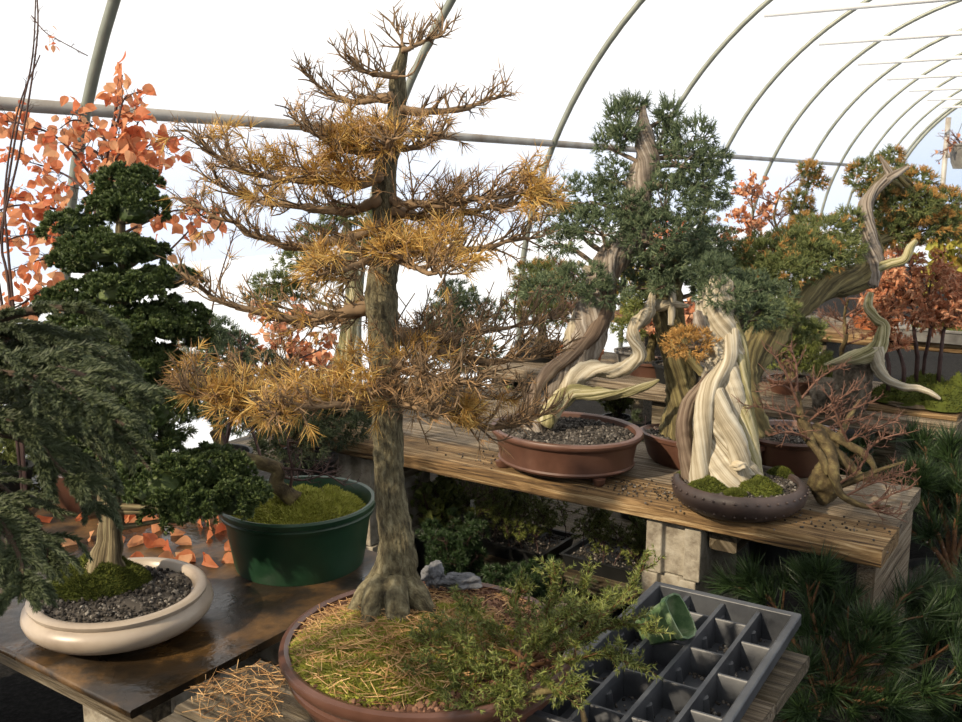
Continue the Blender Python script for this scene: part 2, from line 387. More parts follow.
# ------------------------------------------------------------------ plant pieces
def pad(mb, c, r, n, size, tmpl=JTUFT, up=.35, tilt=None, lump=.18, wide=1.):
    """foliage cushion: tufts growing out of a lumpy ellipsoid, some inside it"""
    d = rsph(n); k = R.uniform(0, 1, n); rr = np.where(k < .25, R.uniform(.4, .8, n), R.uniform(.82, 1.05, n))
    rr = rr*(1+lump*fbm(d*1.+c, 4., 2))
    r = np.array(r, float)
    pos = np.array(c)+d*rr[:, None]*r
    nr = nrm(d/r); dirs = nrm(nr*.9+UP*up+R.normal(0, .35, (n, 3)))
    inst(mb, *tmpl, pos, dirs, size*R.uniform(.65, 1.15, n), wide=wide)
def cloud(mb, c, r, size, n=None, dens=1.):
    """dense cushion of small fans in little heads"""
    r = np.array(r, float); area = (r[0]*r[1]+r[1]*r[2]+r[0]*r[2])*4.2
    nh = max(8, int(area/.0011*dens)) if n is None else n
    d = rsph(nh); d[:, 2] = np.where(d[:, 2] < -.35, -d[:, 2]*.6, d[:, 2]); d = nrm(d)
    rr = R.uniform(.72, 1.06, nh)
    hc = np.array(c)+d*rr[:, None]*r; nh_ = nrm(d/r*.8+UP*.5/np.mean(r))
    per = 16
    hd = np.repeat(nh_, per, 0); pos = np.repeat(hc, per, 0)
    dd = nrm(hd+rsph(nh*per)*.9); hs = np.repeat(R.uniform(.7, 1.25, nh), per)
    pos = pos+dd*(.011*hs)[:, None]
    inst(mb, *FAN, pos, nrm(dd+R.normal(0, .3, dd.shape)), size*R.uniform(.75, 1.2, nh*per))
    rocky(mb, c, r*.58, .2, 3, sub=SPH2)

def crown(root, trunk, pads, d, foliage=m_jun, bark=m_livebark, size=.034, dens=1., rz=.8, tips=0, limb=.012, tmpl=JTUFT):
    """pads: (px, py, rx, ry, dd[, material]) in picture pixels at tree distance d"""
    tp = np.asarray(trunk)
    for i, q in enumerate(pads):
        x, y, rx, ry, dd = q[:5]; fm = q[5] if len(q) > 5 else foliage
        D = d+dd; c = P3(x, y, D); r = np.array([rx, max(rx, ry)*rz, ry])*D/FPX
        dist = np.linalg.norm(tp-(c-UP*.05), axis=1); a = tp[dist.argmin()]
        b = MB(); mid = (a+c)/2+UP*.012-np.array([0, 0, r[2]*.35])+R.normal(0, .012, 3)
        tube(b, [a, mid, c-UP*r[2]*.3], [limb, limb*.75, limb*.35], 7, 12, rough=.25, rscale=40)
        for _ in range(5):
            e = c+rsph(1)[0]*r*.7
            tube(b, [mid*.3+c*.7-UP*r[2]*.3, e], [limb*.35, limb*.12], 5, 4)
        br = b.build('branch', bark, root)
        f = MB(); area = (r[0]*r[1]+r[1]*r[2]+r[0]*r[2])*4.2
        pad(f, c, r, int(np.clip(area/(size*size*.38)*dens, 40, 1500)), size, tmpl)
        if y < 150 and foliage is m_jun:
            n = 26; dsp = nrm(rsph(n)+UP*.5); inst(f, *sprigT(10, .05, .6, 4, side=.4), c+dsp*r*.9, nrm(dsp+UP*1.2+R.normal(0, .3, (n, 3))), R.uniform(.045, .075, n))
        f.build('foliage', fm, br, smooth=False)
        if tips and fm is not m_tip:
            f = MB(); n = int(np.clip(area/(size*size*.38)*tips, 12, 500)); dsp = rsph(n*4)
            kk = fbm(dsp+c*3, 2.2, 2) > .12; dsp = dsp[kk][:n]
            if len(dsp) > 25:
                inst(f, *tmpl, c+dsp*r*1.04, nrm(dsp/r+UP*3), size*.95)
                f.build('foliage', m_tip, br, smooth=False)['label'] = 'orange brown foliage tips'

def twigs(wood, path, n, ln, up=.4, seed=None, out=.8, r=.0022, ter=6, tl=(.014, .045), t0=.15, fwd=.45, tips=None, droop=0.):
    """side twigs with short spurs along a branch path; returns spur tips and directions"""
    path = np.asarray(path); T = nrm(np.gradient(path, axis=0)); tp, td = [], []
    for i in range(n):
        t = t0+(1-t0)*(i+R.uniform(0, 1))/n; j = min(int(t*(len(path)-1)), len(path)-1)
        b = path[j]; tg = T[j]; s = np.cross(tg, UP); s = s/max(np.linalg.norm(s), .2)
        d = nrm(tg*fwd*R.uniform(.5, 1.6)+s*out*R.uniform(-1, 1)*1.2+UP*up*R.uniform(-.2, 1.3)+R.normal(0, .25, 3))
        L = R.uniform(*ln)*(1.15-.45*t)
        c1 = b+d*L*.5+R.normal(0, .07, 3)*L; c2 = b+d*L+UP*L*(.22*up-droop)+R.normal(0, .1, 3)*L
        pp = cr([b, c1, c2], 6)
        tube(wood, pp, np.linspace(r, r*.45, 6), 5)
        m = max(2, int(ter*L/.07)); k = R.uniform(.2, 1, m); q = pp[(k*5).astype(int)]+R.normal(0, .001, (m, 3))
        sd = nrm(d*.7+rsph(m)*.8+UP*up*.8)
        sl = R.uniform(*tl, m)
        inst(wood, *TWIG, q, sd, sl, wide=np.clip(.028/sl, .6, 2.2)*r/.0022)
        tp.append(q+sd*sl[:, None]*.95); td.append(sd); tp.append(pp[-1:]); td.append(d[None])
    return np.vstack(tp), np.vstack(td)
def needles(mb, tp, td, per, ln, spread=.9, w=.0013, sag=.15, prob=1.):
    k = R.uniform(0, 1, len(tp)) < prob; tp, td = tp[k], td[k]
    if not len(tp): return
    p = np.repeat(tp, per, 0)-np.repeat(td, per, 0)*R.uniform(0, .012, (len(tp)*per, 1))
    d = nrm(np.repeat(td, per, 0)+rsph(len(p))*spread-UP*sag); L = R.uniform(*ln, len(p))
    inst(mb, *NEEDLE, p, d, L, wide=w/.022/L*.5)

def soil(root, c, r, mat=m_soil, ang=0., sx=1., sy=1., dome=.0, n=900, g=.004, name='soil'):
    b = MB(); rings = 14; seg = 48; vs = [np.array(c)+UP*dome]; ca, sa = math.cos(ang), math.sin(ang)
    for i in range(1, rings+1):
        for j in range(seg):
            q = r*i/rings; a = 2*PI*j/seg; x, y = q*math.cos(a)*sx, q*math.sin(a)*sy
            h = dome*(1-(i/rings)**2)+.004*fbm(np.array([[x*20, y*20, 0]]))[0]
            vs.append(np.array(c)+np.array([x*ca-y*sa, x*sa+y*ca, h]))
    f3 = [(0, 1+j, 1+(j+1) % seg) for j in range(seg)]; f4 = []
    for i in range(rings-1):
        for j in range(seg):
            a = 1+i*seg; f4.append((a+j, a+seg+j, a+seg+(j+1) % seg, a+(j+1) % seg))
    b.add(vs, f3, f4)
    q = r*np.sqrt(R.uniform(0, .97, n)); a = R.uniform(0, 2*PI, n); x, y = q*np.cos(a)*sx, q*np.sin(a)*sy
    pos = np.array(c)+np.stack([x*ca-y*sa, x*sa+y*ca, dome*(1-(q/r)**2)+.002+0*x], -1)
    inst(b, *ICO, pos, rsph(n), g*.82*np.clip(R.lognormal(-.2, .45, n), .3, 2.), wide=R.uniform(.5, 1.4, n))
    o = b.build(name, mat, root, smooth=False); o['kind'] = 'stuff'; return o
def mound(root, c, r, h, mat=m_moss, n=2500, ln=.007, lump=.3, name='moss', sx=1., ang=0.):
    b = MB(); rings, seg = 12, 40; ca, sa = math.cos(ang), math.sin(ang)
    def H(x, y):
        k = np.sqrt((x/sx)**2+y**2)/r; p = np.stack([x*26, y*26, 0*x], -1)
        return h*np.sqrt(np.clip(1-k*k, 0, 1))*(1+lump*fbm(p, 1., 2))
    a, q = np.meshgrid(np.linspace(0, 2*PI, seg, endpoint=False), np.linspace(0, 1, rings+1)); 
    x = (q*r*np.cos(a)*sx).ravel(); y = (q*r*np.sin(a)).ravel(); z = H(x, y)
    v = np.stack([c[0]+x*ca-y*sa, c[1]+x*sa+y*ca, c[2]+z-.003], -1)
    i = np.arange(rings)[:, None]*seg; j = np.arange(seg)[None]; k = (j+1) % seg
    b.add(v, None, np.stack([i+j, i+seg+j, i+seg+k, i+k], -1).reshape(-1, 4))
    q = r*np.sqrt(R.uniform(0, 1, n)); a = R.uniform(0, 2*PI, n); x, y = q*np.cos(a)*sx, q*np.sin(a); z = H(x, y)
    pos = np.stack([c[0]+x*ca-y*sa, c[1]+x*sa+y*ca, c[2]+z-.002], -1); dr = nrm(np.stack([(x*ca-y*sa)/r, (x*sa+y*ca)/r, .7+0*x], -1)+rsph(n)*.5)
    inst(b, *coneT(.2), pos, dr, ln*R.uniform(.6, 1.4, n))
    o = b.build(name, mat, root, smooth=False); o['kind'] = 'stuff'; return o
def foot(root, c, w, h, mat, ang):
    b = MB(); pr = [(w*.8, 0), (w, h*.25), (w*1.15, h), (w*.2, h*1.25)]
    lathe(b, c, [(0, 0)]+pr, 20, ang, 1., .55); return b.build('foot', mat, root, angle=40)

# ================================================================== SETTING
AC, AZ, AR = -.455, .71, 2.935          # arch of the greenhouse: centre across, centre height, radius of the film
S0, S1 = -3.5, 20.7
def struct(mb, name, mat, **k): return tag(mb.build(name, mat, **k), kind='structure')
b = MB(); boxv(b, GH(-14, -16, -.1), GX*50, GP*30, UP*.08); struct(b, 'ground', m_outside, smooth=False)
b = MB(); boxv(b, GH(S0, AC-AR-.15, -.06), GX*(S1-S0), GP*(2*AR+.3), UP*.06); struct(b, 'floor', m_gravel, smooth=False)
def arch(name, a0, a1, extra=None):
    b = MB(); vs = []; n = 28; ns = 60
    aa = [math.radians(a0+(a1-a0)*i/n) for i in range(n+1)]
    pr = [(AC+AR*math.cos(a), AZ+AR*math.sin(a)) for a in aa]
    if extra: pr = extra+pr if extra[0][0] > 0 else pr+extra
    for i in range(ns+1):
        for (p, z) in pr: vs.append(GH(S0+(S1-S0)*i/ns, p, z))
    k = len(pr); f = [(i*k+j, i*k+j+1, (i+1)*k+j+1, (i+1)*k+j) for i in range(ns) for j in range(k-1)]
    b.add(vs, None, f); return struct(b, name, m_film)
arch('ceiling', 35, 145)
arch('wall_right', 0, 35, [(AC+AR, 0)])
arch('wall_left', 145, 180, [(AC-AR, 0)])
def endwall(s, name, mat=None):
    b = MB(); n = 40; vs = [GH(s, AC, 0)]+[GH(s, AC+AR, 0)]+[GH(s, AC+AR*math.cos(PI*i/n), AZ+AR*math.sin(PI*i/n)) for i in range(n+1)]+[GH(s, AC-AR, 0)]
    b.add(vs, [(0, i, i+1) for i in range(1, len(vs)-1)]); return struct(b, name, mat or m_film, smooth=False)
endwall(S1, 'wall_far'); endwall(S0, 'wall_near', m_woodgray)  # near end is out of view, made opaque boards to cut ambient light
tn = 0
def trim(mb, mat):
    global tn; tn += 1; return struct(mb, 'trim_%d' % tn, mat)
HR = 2.9
def hoop(s, r=.021, mat=m_steel):
    b = MB(); aa = np.linspace(0, PI, 61)
    pts = [GH(s, AC+HR, 0)]+[GH(s, AC+HR*math.cos(a), AZ+HR*math.sin(a)) for a in aa]+[GH(s, AC-HR, 0)]
    tube(b, pts, r, 12); return trim(b, mat)
for k in range(-2, 10): hoop(2.295+1.83*k)
hoop(S1-.08, .03); hoop(S1-.5, .024)
b = MB()                                             # long side rail clamped inside the hoops
boxv(b, GH(S0+.1, -3.115, 1.885), GX*(S1-S0-.3), GP*.022, UP*.045); o = trim(b, m_rail); 
for k in range(1, 10):                                # white cross ties
    s = 2.295+1.83*k-.03; h = AZ+math.sqrt(HR**2-(-2.3-AC)**2); b = MB()
    tube(b, [GH(s, -2.22, h-.03), GH(s, 1.24, h-.03)], .021, 10); trim(b, m_whitepipe)
for p in (-2.35, -1.95, -1.4, -.4):
    b = MB(); h = AZ+math.sqrt(HR**2-(p-AC)**2); boxv(b, GH(S1-.12, p, 0), GX*.05, GP*.09, UP*(h-.05)); trim(b, m_rail)
b = MB(); boxv(b, GH(S1-.12, -2.3, 2.1), GX*.05, GP*1.9, UP*.09); trim(b, m_rail)

# ================================================================== BENCHES
def block(p, ang, sx=.19, sy=.39, h=.19, label=None):
    """hollow concrete block with grooved end"""
    t = thing('concrete_block', p, label, 'concrete block', 'concrete blocks under the benches')
    ca, sa = math.cos(ang), math.sin(ang); A = np.array([ca, sa, 0]); B = np.array([-sa, ca, 0])
    b = MB(); p = np.array(p, float)
    prof = [(0, 0), (.055, 0), (.062, .022), (.128, .022), (.135, 0), (.19, 0), (.19, .39), (.135, .39), (.128, .368), (.062, .368), (.055, .39), (0, .39)]
    n = len(prof); bot = [p+A*(x-.095)+B*(y-.195)+UP*.001 for x, y in prof]; top = [q+UP*(h-.002) for q in bot]
    b.add(bot+top+[p+UP*.001, p+UP*(h-.001)], [(2*n, (i+1) % n, i) for i in range(n)]+[(2*n+1, n+i, n+(i+1) % n) for i in range(n)],
          [(i, (i+1) % n, n+(i+1) % n, n+i) for i in range(n)])
    b.build('block_body', m_block, t, smooth=False, bevel=.004)
    return t
VANG = math.atan2(V[1], V[0])
# main bench
bl = 2.5
root = thing('plank_bench', BP(bl/2, .34, .565), 'long weathered plank bench carrying the brown pot and the studded pot', 'bench')
for j, (v0, w) in enumerate(((-.02, .235), (.225, .22), (.455, .225))):
    b = MB(); plank(b, BP(-.01+.012*j, v0, .565), U*(bl-.02*j), V*w, .055-.002*j, 60, .0035); b.build('plank', m_wood if j == 0 else m_woodgray, root, angle=50)
b = MB(); plank(b, BP(.435, .05, .485), V*.6, U*.09, .08, 14, .003); b.build('support_beam', m_woodold, root, angle=50)
b = MB(); plank(b, BP(1.80, .05, .485), V*.6, U*.09, .08, 14, .003); b.build('support_beam', m_woodold, root, angle=50)
b = MB(); plank(b, BP(.02, .06, .0), V*.55, U*.05, .565, 14, .003); b.build('leg', m_woodgray, root, angle=50)
a0 = math.atan2(U[1], U[0])
for nm, u0 in (('middle', .632), ('far', 2.02)):
    for k in range(3):
        block(tuple(BP(u0+.012*(k == 1), .20, .001+.188*k)), a0, h=.187,
              label='grooved concrete block %s in the %s pier of the long bench' % (('at the floor', 'midway up', 'right under the planks')[k], nm))
# black plywood bench by the near table
PC = PZ(130, 711, ZL)
root = thing('plywood_bench', PC+U*.7+V*.55-UP*.018, 'wet black plywood bench top carrying the cream pot and green pot', 'bench')
b = MB(); plank(b, PC-UP*.018, U*1.6, V*.86, .018, 60, .002); b.build('plywood_sheet', m_ply, root, angle=50)
b = MB(); boxv(b, PC+V*.06+U*.02-UP*.1, U*1.45, V*.045, UP*.08); b.build('support_beam', m_woodold, root, smooth=False)
b = MB(); boxv(b, PC+V*.77+U*.02-UP*.1, U*1.45, V*.045, UP*.08); b.build('support_beam', m_woodold, root, smooth=False)
for nm, q in (('by the corner', PC+U*.5+V*.42), ('deeper in', PC+U*.42+V*.75)):
    for k in range(3):
        block((q[0], q[1], .001+.193*k), VANG, h=.192, label='gray concrete block %s, %s of the pile under the plywood' % (nm, ('lowest', 'middle', 'topmost')[k]))
# near table
NC = PZ(810, 655, ZN)
root = thing('board_table', NC+U*.5-V*.4-UP*.03, 'old board table under the larch pot and the gray tray', 'table')
for j, (v0, w, u1) in enumerate(((-.20, .20, .34), (-.41, .205, .52), (-.60, .185, .66), (-.81, .205, .85), (-1.02, .205, .835))):
    b = MB(); plank(b, NC+V*v0-UP*.03, U*u1, V*w, .03, 40, .0025); b.build('board', m_woodold if j != 1 else m_woodgray, root, angle=50)
for u in (.12, .5):
    b = MB(); boxv(b, NC+U*u-V*.8-UP*.115, U*.06, V*.8, UP*.085); b.build('support_beam', m_woodold, root, smooth=False)
    for v0 in (-.75, -.12):
        b = MB(); boxv(b, NC+U*u+V*v0-UP*ZN, U*.07, V*.07, UP*(ZN-.115)); b.build('leg', m_woodold, root, smooth=False)
# bench behind
root = thing('plank_bench', BP(1.2, 2.0, .545), 'gray plank bench behind, carrying the rock planting and rust leaved grove', 'bench')
for j, (v0, w) in enumerate(((1.66, .26), (1.93, .26), (2.2, .26))):
    b = MB(); plank(b, BP(.05, v0, .545), U*2.5, V*w, .075, 40, .004); b.build('plank', m_woodgray, root, angle=50)
for u in (.3, 1.4, 2.4):
    b = MB(); boxv(b, BP(u, 1.72, 0), U*.09, V*.65, UP*.545); b.build('leg', m_woodold, root, smooth=False)
root = thing('plank_bench', BP(.4, 3.4, .7), 'farthest plank bench under the small conifers and gray tray pot', 'bench')
for j in range(3):
    b = MB(); plank(b, BP(-1.9, 3.1+.25*j, .7), U*4.4, V*.245, .06, 40, .004); b.build('plank', m_wood if j == 0 else m_woodgray, root, angle=50)
for u in (-1.6, -.3, 1.0, 2.2):
    b = MB(); boxv(b, BP(u, 3.15, 0), U*.09, V*.65, UP*.7); b.build('leg', m_woodold, root, smooth=False)

# ================================================================== POTS
def bowl(root, c, prof, inner, mat, ang=0., sx=1., sy=1., name='pot', seg=72, angle=40):
    b = MB(); lathe(b, c, prof+inner, seg, ang, sx, sy); return b.build(name, mat, root, angle=angle)

# ---- cream pot with hinoki cypress
wc = PZ(119, 592, ZL+.083); wc = np.array([wc[0], wc[1], ZL]); WD = dep(wc+UP*.083); wr = 86*WD/FPX
t = thing('potted_hinoki', wc, 'dark green cloud pruned cypress in a round cream pot on wet plywood', 'bonsai')
s = wr/.195
pp = [(0, .012), (.13, .012), (.155, .015), (.185, .026), (.201, .041), (.206, .054), (.203, .066), (.193, .074), (.189, .077), (.192, .081), (.193, .087), (.188, .0905), (.172, .0905), (.167, .087), (.162, .074), (0, .068)]
bowl(t, wc, [(r*s, z*1.0) for r, z in pp], [], m_potcream)
for a in (.6, 2.2, 3.8, 5.4): foot(t, wc+np.array([math.cos(a)*.115*s, math.sin(a)*.115*s, 0]), .035, .014, m_potcream, a+PI/2)
sz = wc+UP*.074
soil(t, sz, .16*s, dome=.012, n=1500, g=.0042)
bx = PZ(100, 583, ZL+.085)
mound(t, np.array([bx[0], bx[1]-.005, ZL+.078]), .085, .058, m_moss, 8000, .007, .35, 'moss', 1.3, .2)
D0 = dep(bx)
b = MB(); tr = [P3(104, 588, D0), P3(107, 560, D0), P3(110, 535, D0), P3(110, 505, D0), P3(106, 470, D0), P3(112, 430, D0), P3(120, 385, D0), P3(118, 340, D0), P3(122, 300, D0), P3(124, 262, D0), P3(120, 230, D0), P3(126, 195, D0)]
k = D0/FPX
tube(b, tr, np.array([25, 17, 12, 11, 10, 9, 8.5, 8, 7, 6, 4.5, 2])*k, 18, 60, flute=.16, nl=5, twist=2, rough=.22, rscale=28)
for a in np.linspace(.2, 6.0, 6):
    e = bx+np.array([math.cos(a)*.07, math.sin(a)*.06, -.004]); tube(b, [bx+UP*.05+np.array([math.cos(a), math.sin(a), 0])*.014, bx+np.array([math.cos(a)*.04, math.sin(a)*.035, .018]), e], [.013, .012, .004], 8, 8, rough=.2)
b.build('trunk', m_hinbark, t)
trc = cr(np.array(tr), 60)
hp = [(128, 190, 30, 20, 0), (136, 212, 29, 20, -.03), (110, 212, 24, 16, .02), (72, 228, 26, 12, 0), (105, 252, 42, 17, -.03), (80, 264, 26, 16, .03), (140, 256, 24, 12, .02),
      (168, 281, 27, 13, 0), (122, 292, 42, 17, -.05), (82, 303, 38, 17, .03), (172, 326, 34, 24, .0), (125, 333, 50, 24, -.06), (82, 340, 44, 24, .03), (192, 338, 14, 16, .03),
      (140, 372, 46, 24, -.03), (105, 396, 55, 30, .06), (150, 412, 40, 26, -.05), (70, 385, 40, 40, .1), (85, 440, 45, 34, .1), (138, 452, 42, 26, .0),
      (160, 484, 48, 26, -.05), (205, 474, 42, 24, .02), (204, 502, 44, 24, -.03), (238, 502, 32, 21, .0), (182, 510, 40, 20, .05), (108, 478, 30, 22, .06)]
for (x, y, rx, ry, dd) in hp:
    D = D0+dd; c = P3(x, y, D); r = np.array([rx, rx*.85, ry])*D/FPX
    a = trc[np.argmin(np.abs(trc[:, 2]-(c[2]-.02)))]
    b = MB(); tube(b, [a, (a+c)/2-UP*.01, c-UP*r[2]*.3], [.009, .006, .003], 6, 8, rough=.2); br = b.build('branch', m_hinbark, t)
    f = MB(); cloud(f, c, r, .0125, dens=1.35); f.build('foliage', m_hinoki, br, smooth=False)

# ---- green nursery pot with mossy soil and leaning bare tree
gc = PZ(298, 500, ZL+.165); gc = np.array([gc[0], gc[1], ZL]); GD = dep(gc+UP*.165); gr_ = 78*GD/FPX
t = thing('potted_bare_tree', gc, 'round dark green plastic pot full of bright moss with a leaning bare tree', 'bonsai')
s = gr_/.19
pg = [(0, .004), (.148, .004), (.155, .0), (.158, .012), (.176, .135), (.184, .137), (.187, .146), (.184, .15), (.188, .153), (.19, .165), (.186, .17), (.178, .168), (.172, .15), (.168, .11), (0, .1)]
bowl(t, gc, [(r*s, z) for r, z in pg], [], m_potgreen)
o = mound(t, gc+UP*.125, .164*s, .042, m_mossb, 9000, .009, .5, 'moss')
GT = dep(gc+UP*.16)-.02
b = MB(); g1 = [P3(297, 500, GT), P3(288, 494, GT), P3(277, 484, GT), P3(278, 470, GT), P3(262, 463, GT), P3(244, 458, GT+.02), P3(225, 450, GT+.05), P3(214, 432, GT+.08)]
tube(b, g1, np.array([9, 8.5, 8, 7, 7, 6.5, 6, 5])*GT/FPX, 12, 40, rough=.2, rscale=40); b.build('trunk', m_quince, t)
for pts in ([(262, 462, 0), (250, 420, .04), (243, 380, .05), (240, 330, .06)], [(228, 450, .03), (214, 410, .06), (206, 370, .08), (214, 300, .1), (240, 215, .12)], [(225, 448, 0), (240, 400, -.03), (275, 370, -.05), (320, 350, -.04)],
            [(277, 468, 0), (300, 470, -.03), (325, 474, -.04), (345, 486, -.04)], [(278, 476, 0), (305, 480, .03), (335, 470, .05)], [(290, 490, 0), (292, 470, -.02), (288, 440, -.03), (300, 395, 0)],
            [(226, 440, 0), (240, 395, .1), (300, 375, .12), (350, 365, .1)]):
    b = MB(); q = cr([P3(x, y, GT+dd) for x, y, dd in pts], 24); tube(b, q, np.linspace(.0045, .0015, 24), 6)
    twigs(b, q, 12, (.03, .09), .4, r=.0014, ter=5); b.build('branch', m_darktwig, t)

# ================================================================== LARCH
lc = PZ(428, 638, .868); lc = np.array([lc[0], lc[1], ZN]); LDp = dep(lc+UP*.108); lr = 147*LDp/FPX
t = thing('potted_larch', lc, 'tall larch with sparse golden needles in a wide brown pot of moss', 'bonsai')
s = lr/.26
pl = [(0, .014), (.19, .014), (.205, .016), (.222, .026), (.235, .05), (.238, .06), (.246, .063), (.247, .072), (.241, .076), (.247, .08), (.256, .09), (.26, .1), (.258, .108), (.25, .111), (.242, .108), (.24, .095), (0, .09)]
bowl(t, lc, [(r*s, z) for r, z in pl], [], m_potbrown, seg=96)
for a in (.4, 1.97, 3.54, 5.1): foot(t, lc+np.array([math.cos(a)*.18*s, math.sin(a)*.18*s, 0]), .045, .016, m_potbrown, a+PI/2)
soil(t, lc+UP*.098, .243*s, m_bark, dome=.022, n=7000, g=.0045, name='bark_mulch')
lb = PZ(390, 607, .888)
mcen = np.array([lc[0]-.03, lc[1]-.03]); mo = mound(t, np.array([mcen[0], mcen[1], .852]), .195*s, .046, m_mossb, 16000, .008, .3, 'moss', 1.08, .1)
LT = dep(lb); k = LT/FPX
ltr = [(391, 612, 36), (391, 596, 33), (394, 582, 26), (396, 560, 20), (396, 534, 17.5), (391, 500, 15.5), (389, 460, 14.5), (387, 420, 15), (386, 380, 15), (384, 343, 15.5), (381, 302, 16), (383, 270, 14), (387, 245, 13.5), (386, 220, 13.5), (384, 195, 12.5), (385, 165, 11), (391, 145, 10), (396, 122, 9.5), (397, 100, 8.5), (398, 75, 8), (402, 58, 5.5), (404, 47, 4.5)]
b = MB(); tube(b, [P3(x, y, LT+.03*math.sin(y*.011)) for x, y, r in ltr], np.array([r for *_, r in ltr])*k, 26, 150, flute=.07, nl=4, twist=1.5, rough=.13, rscale=45)
for x1, y1, r0, dd in ((344, 630, 15, -.02), (360, 640, 13, -.09), (400, 640, 14, -.11), (436, 622, 15, -.05), (432, 600, 12, .06), (352, 606, 10, .05)):
    e = P3(x1, y1, LT+dd); e[2] = .872
    tube(b, [P3(392, 572, LT), P3(392*.6+x1*.4, 592, LT+dd*.4), P3(392*.25+x1*.75, 606+max(0, y1-615)*.7, LT+dd*.75), e], np.array([12, r0, r0*.75, 4])*k, 12, 14, rough=.2, rscale=40)
b.build('trunk', m_larchbark, t)
lch = [  # px path (x, y, depth offset), start radius px, side twigs, twig length, gold share, dry share
    ([(404, 50, 0), (415, 45, 0), (432, 40, .01), (450, 28, .02)], 3, 16, (.03, .08), 0, .02),
    ([(403, 52, 0), (400, 38, .02), (392, 22, .03)], 2.2, 8, (.03, .07), 0, .02),
    ([(397, 74, 0), (380, 75, -.02), (362, 70, -.03), (345, 60, -.03)], 4, 20, (.03, .09), .0, .08),
    ([(392, 95, 0), (374, 101, .02), (350, 101, .05), (325, 90, .06), (298, 68, .07)], 5, 24, (.03, .08), .02, .08),
    ([(401, 108, 0), (425, 112, .01), (458, 109, .03), (485, 100, .04), (505, 95, .05)], 5, 24, (.03, .07), .03, .12),
    ([(391, 148, 0), (370, 153, -.04), (345, 150, -.06), (318, 136, -.08), (288, 112, -.08)], 5, 34, (.04, .09), .35, .4),
    ([(392, 146, 0), (390, 150, -.07), (386, 146, -.14), (392, 135, -.2)], 4, 22, (.03, .08), .45, .4),
    ([(392, 146, 0), (412, 148, -.03), (430, 142, -.05), (445, 135, -.06)], 4, 20, (.03, .06), .15, .3),
    ([(381, 176, 0), (358, 184, -.03), (320, 180, -.06), (272, 178, -.08), (232, 166, -.09), (206, 152, -.09)], 6, 46, (.04, .11), .5, .4),
    ([(380, 200, 0), (345, 211, .04), (300, 206, .07), (250, 198, .09), (200, 178, .1)], 6.5, 40, (.04, .1), .1, .3),
    ([(384, 224, 0), (340, 240, .03), (298, 247, .02), (258, 238, .0), (225, 220, -.01), (188, 200, -.01)], 6, 40, (.03, .09), .04, .2),
    ([(392, 210, 0), (425, 218, .03), (462, 214, .06), (505, 206, .08), (552, 200, .1)], 6, 44, (.04, .1), .3, .45),
    ([(392, 200, 0), (420, 205, -.05), (455, 203, -.09), (500, 196, -.11), (540, 190, -.1)], 5, 36, (.04, .1), .15, .4),
    ([(390, 232, 0), (408, 248, -.02), (440, 252, -.05), (490, 246, -.05), (545, 236, -.04)], 8, 44, (.04, .1), .08, .4),
    ([(388, 238, 0), (400, 258, -.09), (425, 272, -.17), (452, 274, -.24)], 6, 30, (.03, .08), .75, .4),
    ([(384, 250, 0), (370, 262, -.08), (345, 268, -.15), (315, 276, -.2)], 6, 30, (.04, .08), .4, .35),
    ([(376, 304, 0), (345, 312, .0), (310, 319, -.02), (265, 313, -.04), (220, 300, -.05), (180, 272, -.05)], 7, 44, (.03, .09), .05, .3),
    ([(385, 300, 0), (370, 312, .12), (335, 320, .2), (290, 330, .25)], 6, 34, (.05, .12), .02, .2),
    ([(392, 336, 0), (430, 348, .01), (470, 360, .01), (515, 362, .0), (556, 350, .0)], 8, 52, (.05, .12), .0, .2),
    ([(390, 330, 0), (420, 336, .1), (465, 335, .18), (520, 325, .22), (565, 318, .22)], 6, 46, (.05, .12), .0, .2),
    ([(390, 350, 0), (405, 368, -.1), (440, 380, -.18), (480, 384, -.22)], 6, 40, (.04, .1), .05, .22),
    ([(381, 404, 0), (335, 402, -.02), (292, 407, -.04), (248, 407, -.07), (205, 398, -.1), (180, 392, -.11)], 7, 52, (.04, .1), .35, .4),
    ([(382, 395, 0), (340, 388, .1), (295, 384, .17), (240, 380, .2), (195, 382, .22)], 6, 44, (.05, .11), .08, .3),
    ([(392, 398, 0), (430, 406, .0), (470, 424, .0), (512, 426, -.02), (552, 410, -.03)], 7, 46, (.04, .1), .12, .3),
    ([(390, 392, 0), (425, 390, .1), (470, 396, .18), (520, 400, .2)], 6, 40, (.05, .1), .04, .2),
    ([(387, 375, 0), (375, 392, -.1), (350, 404, -.18), (300, 408, -.23), (270, 414, -.25)], 6, 40, (.04, .09), .4, .4),
    ([(388, 385, 0), (398, 398, -.09), (410, 408, -.17), (440, 415, -.22)], 6, 32, (.04, .09), .12, .3),
]
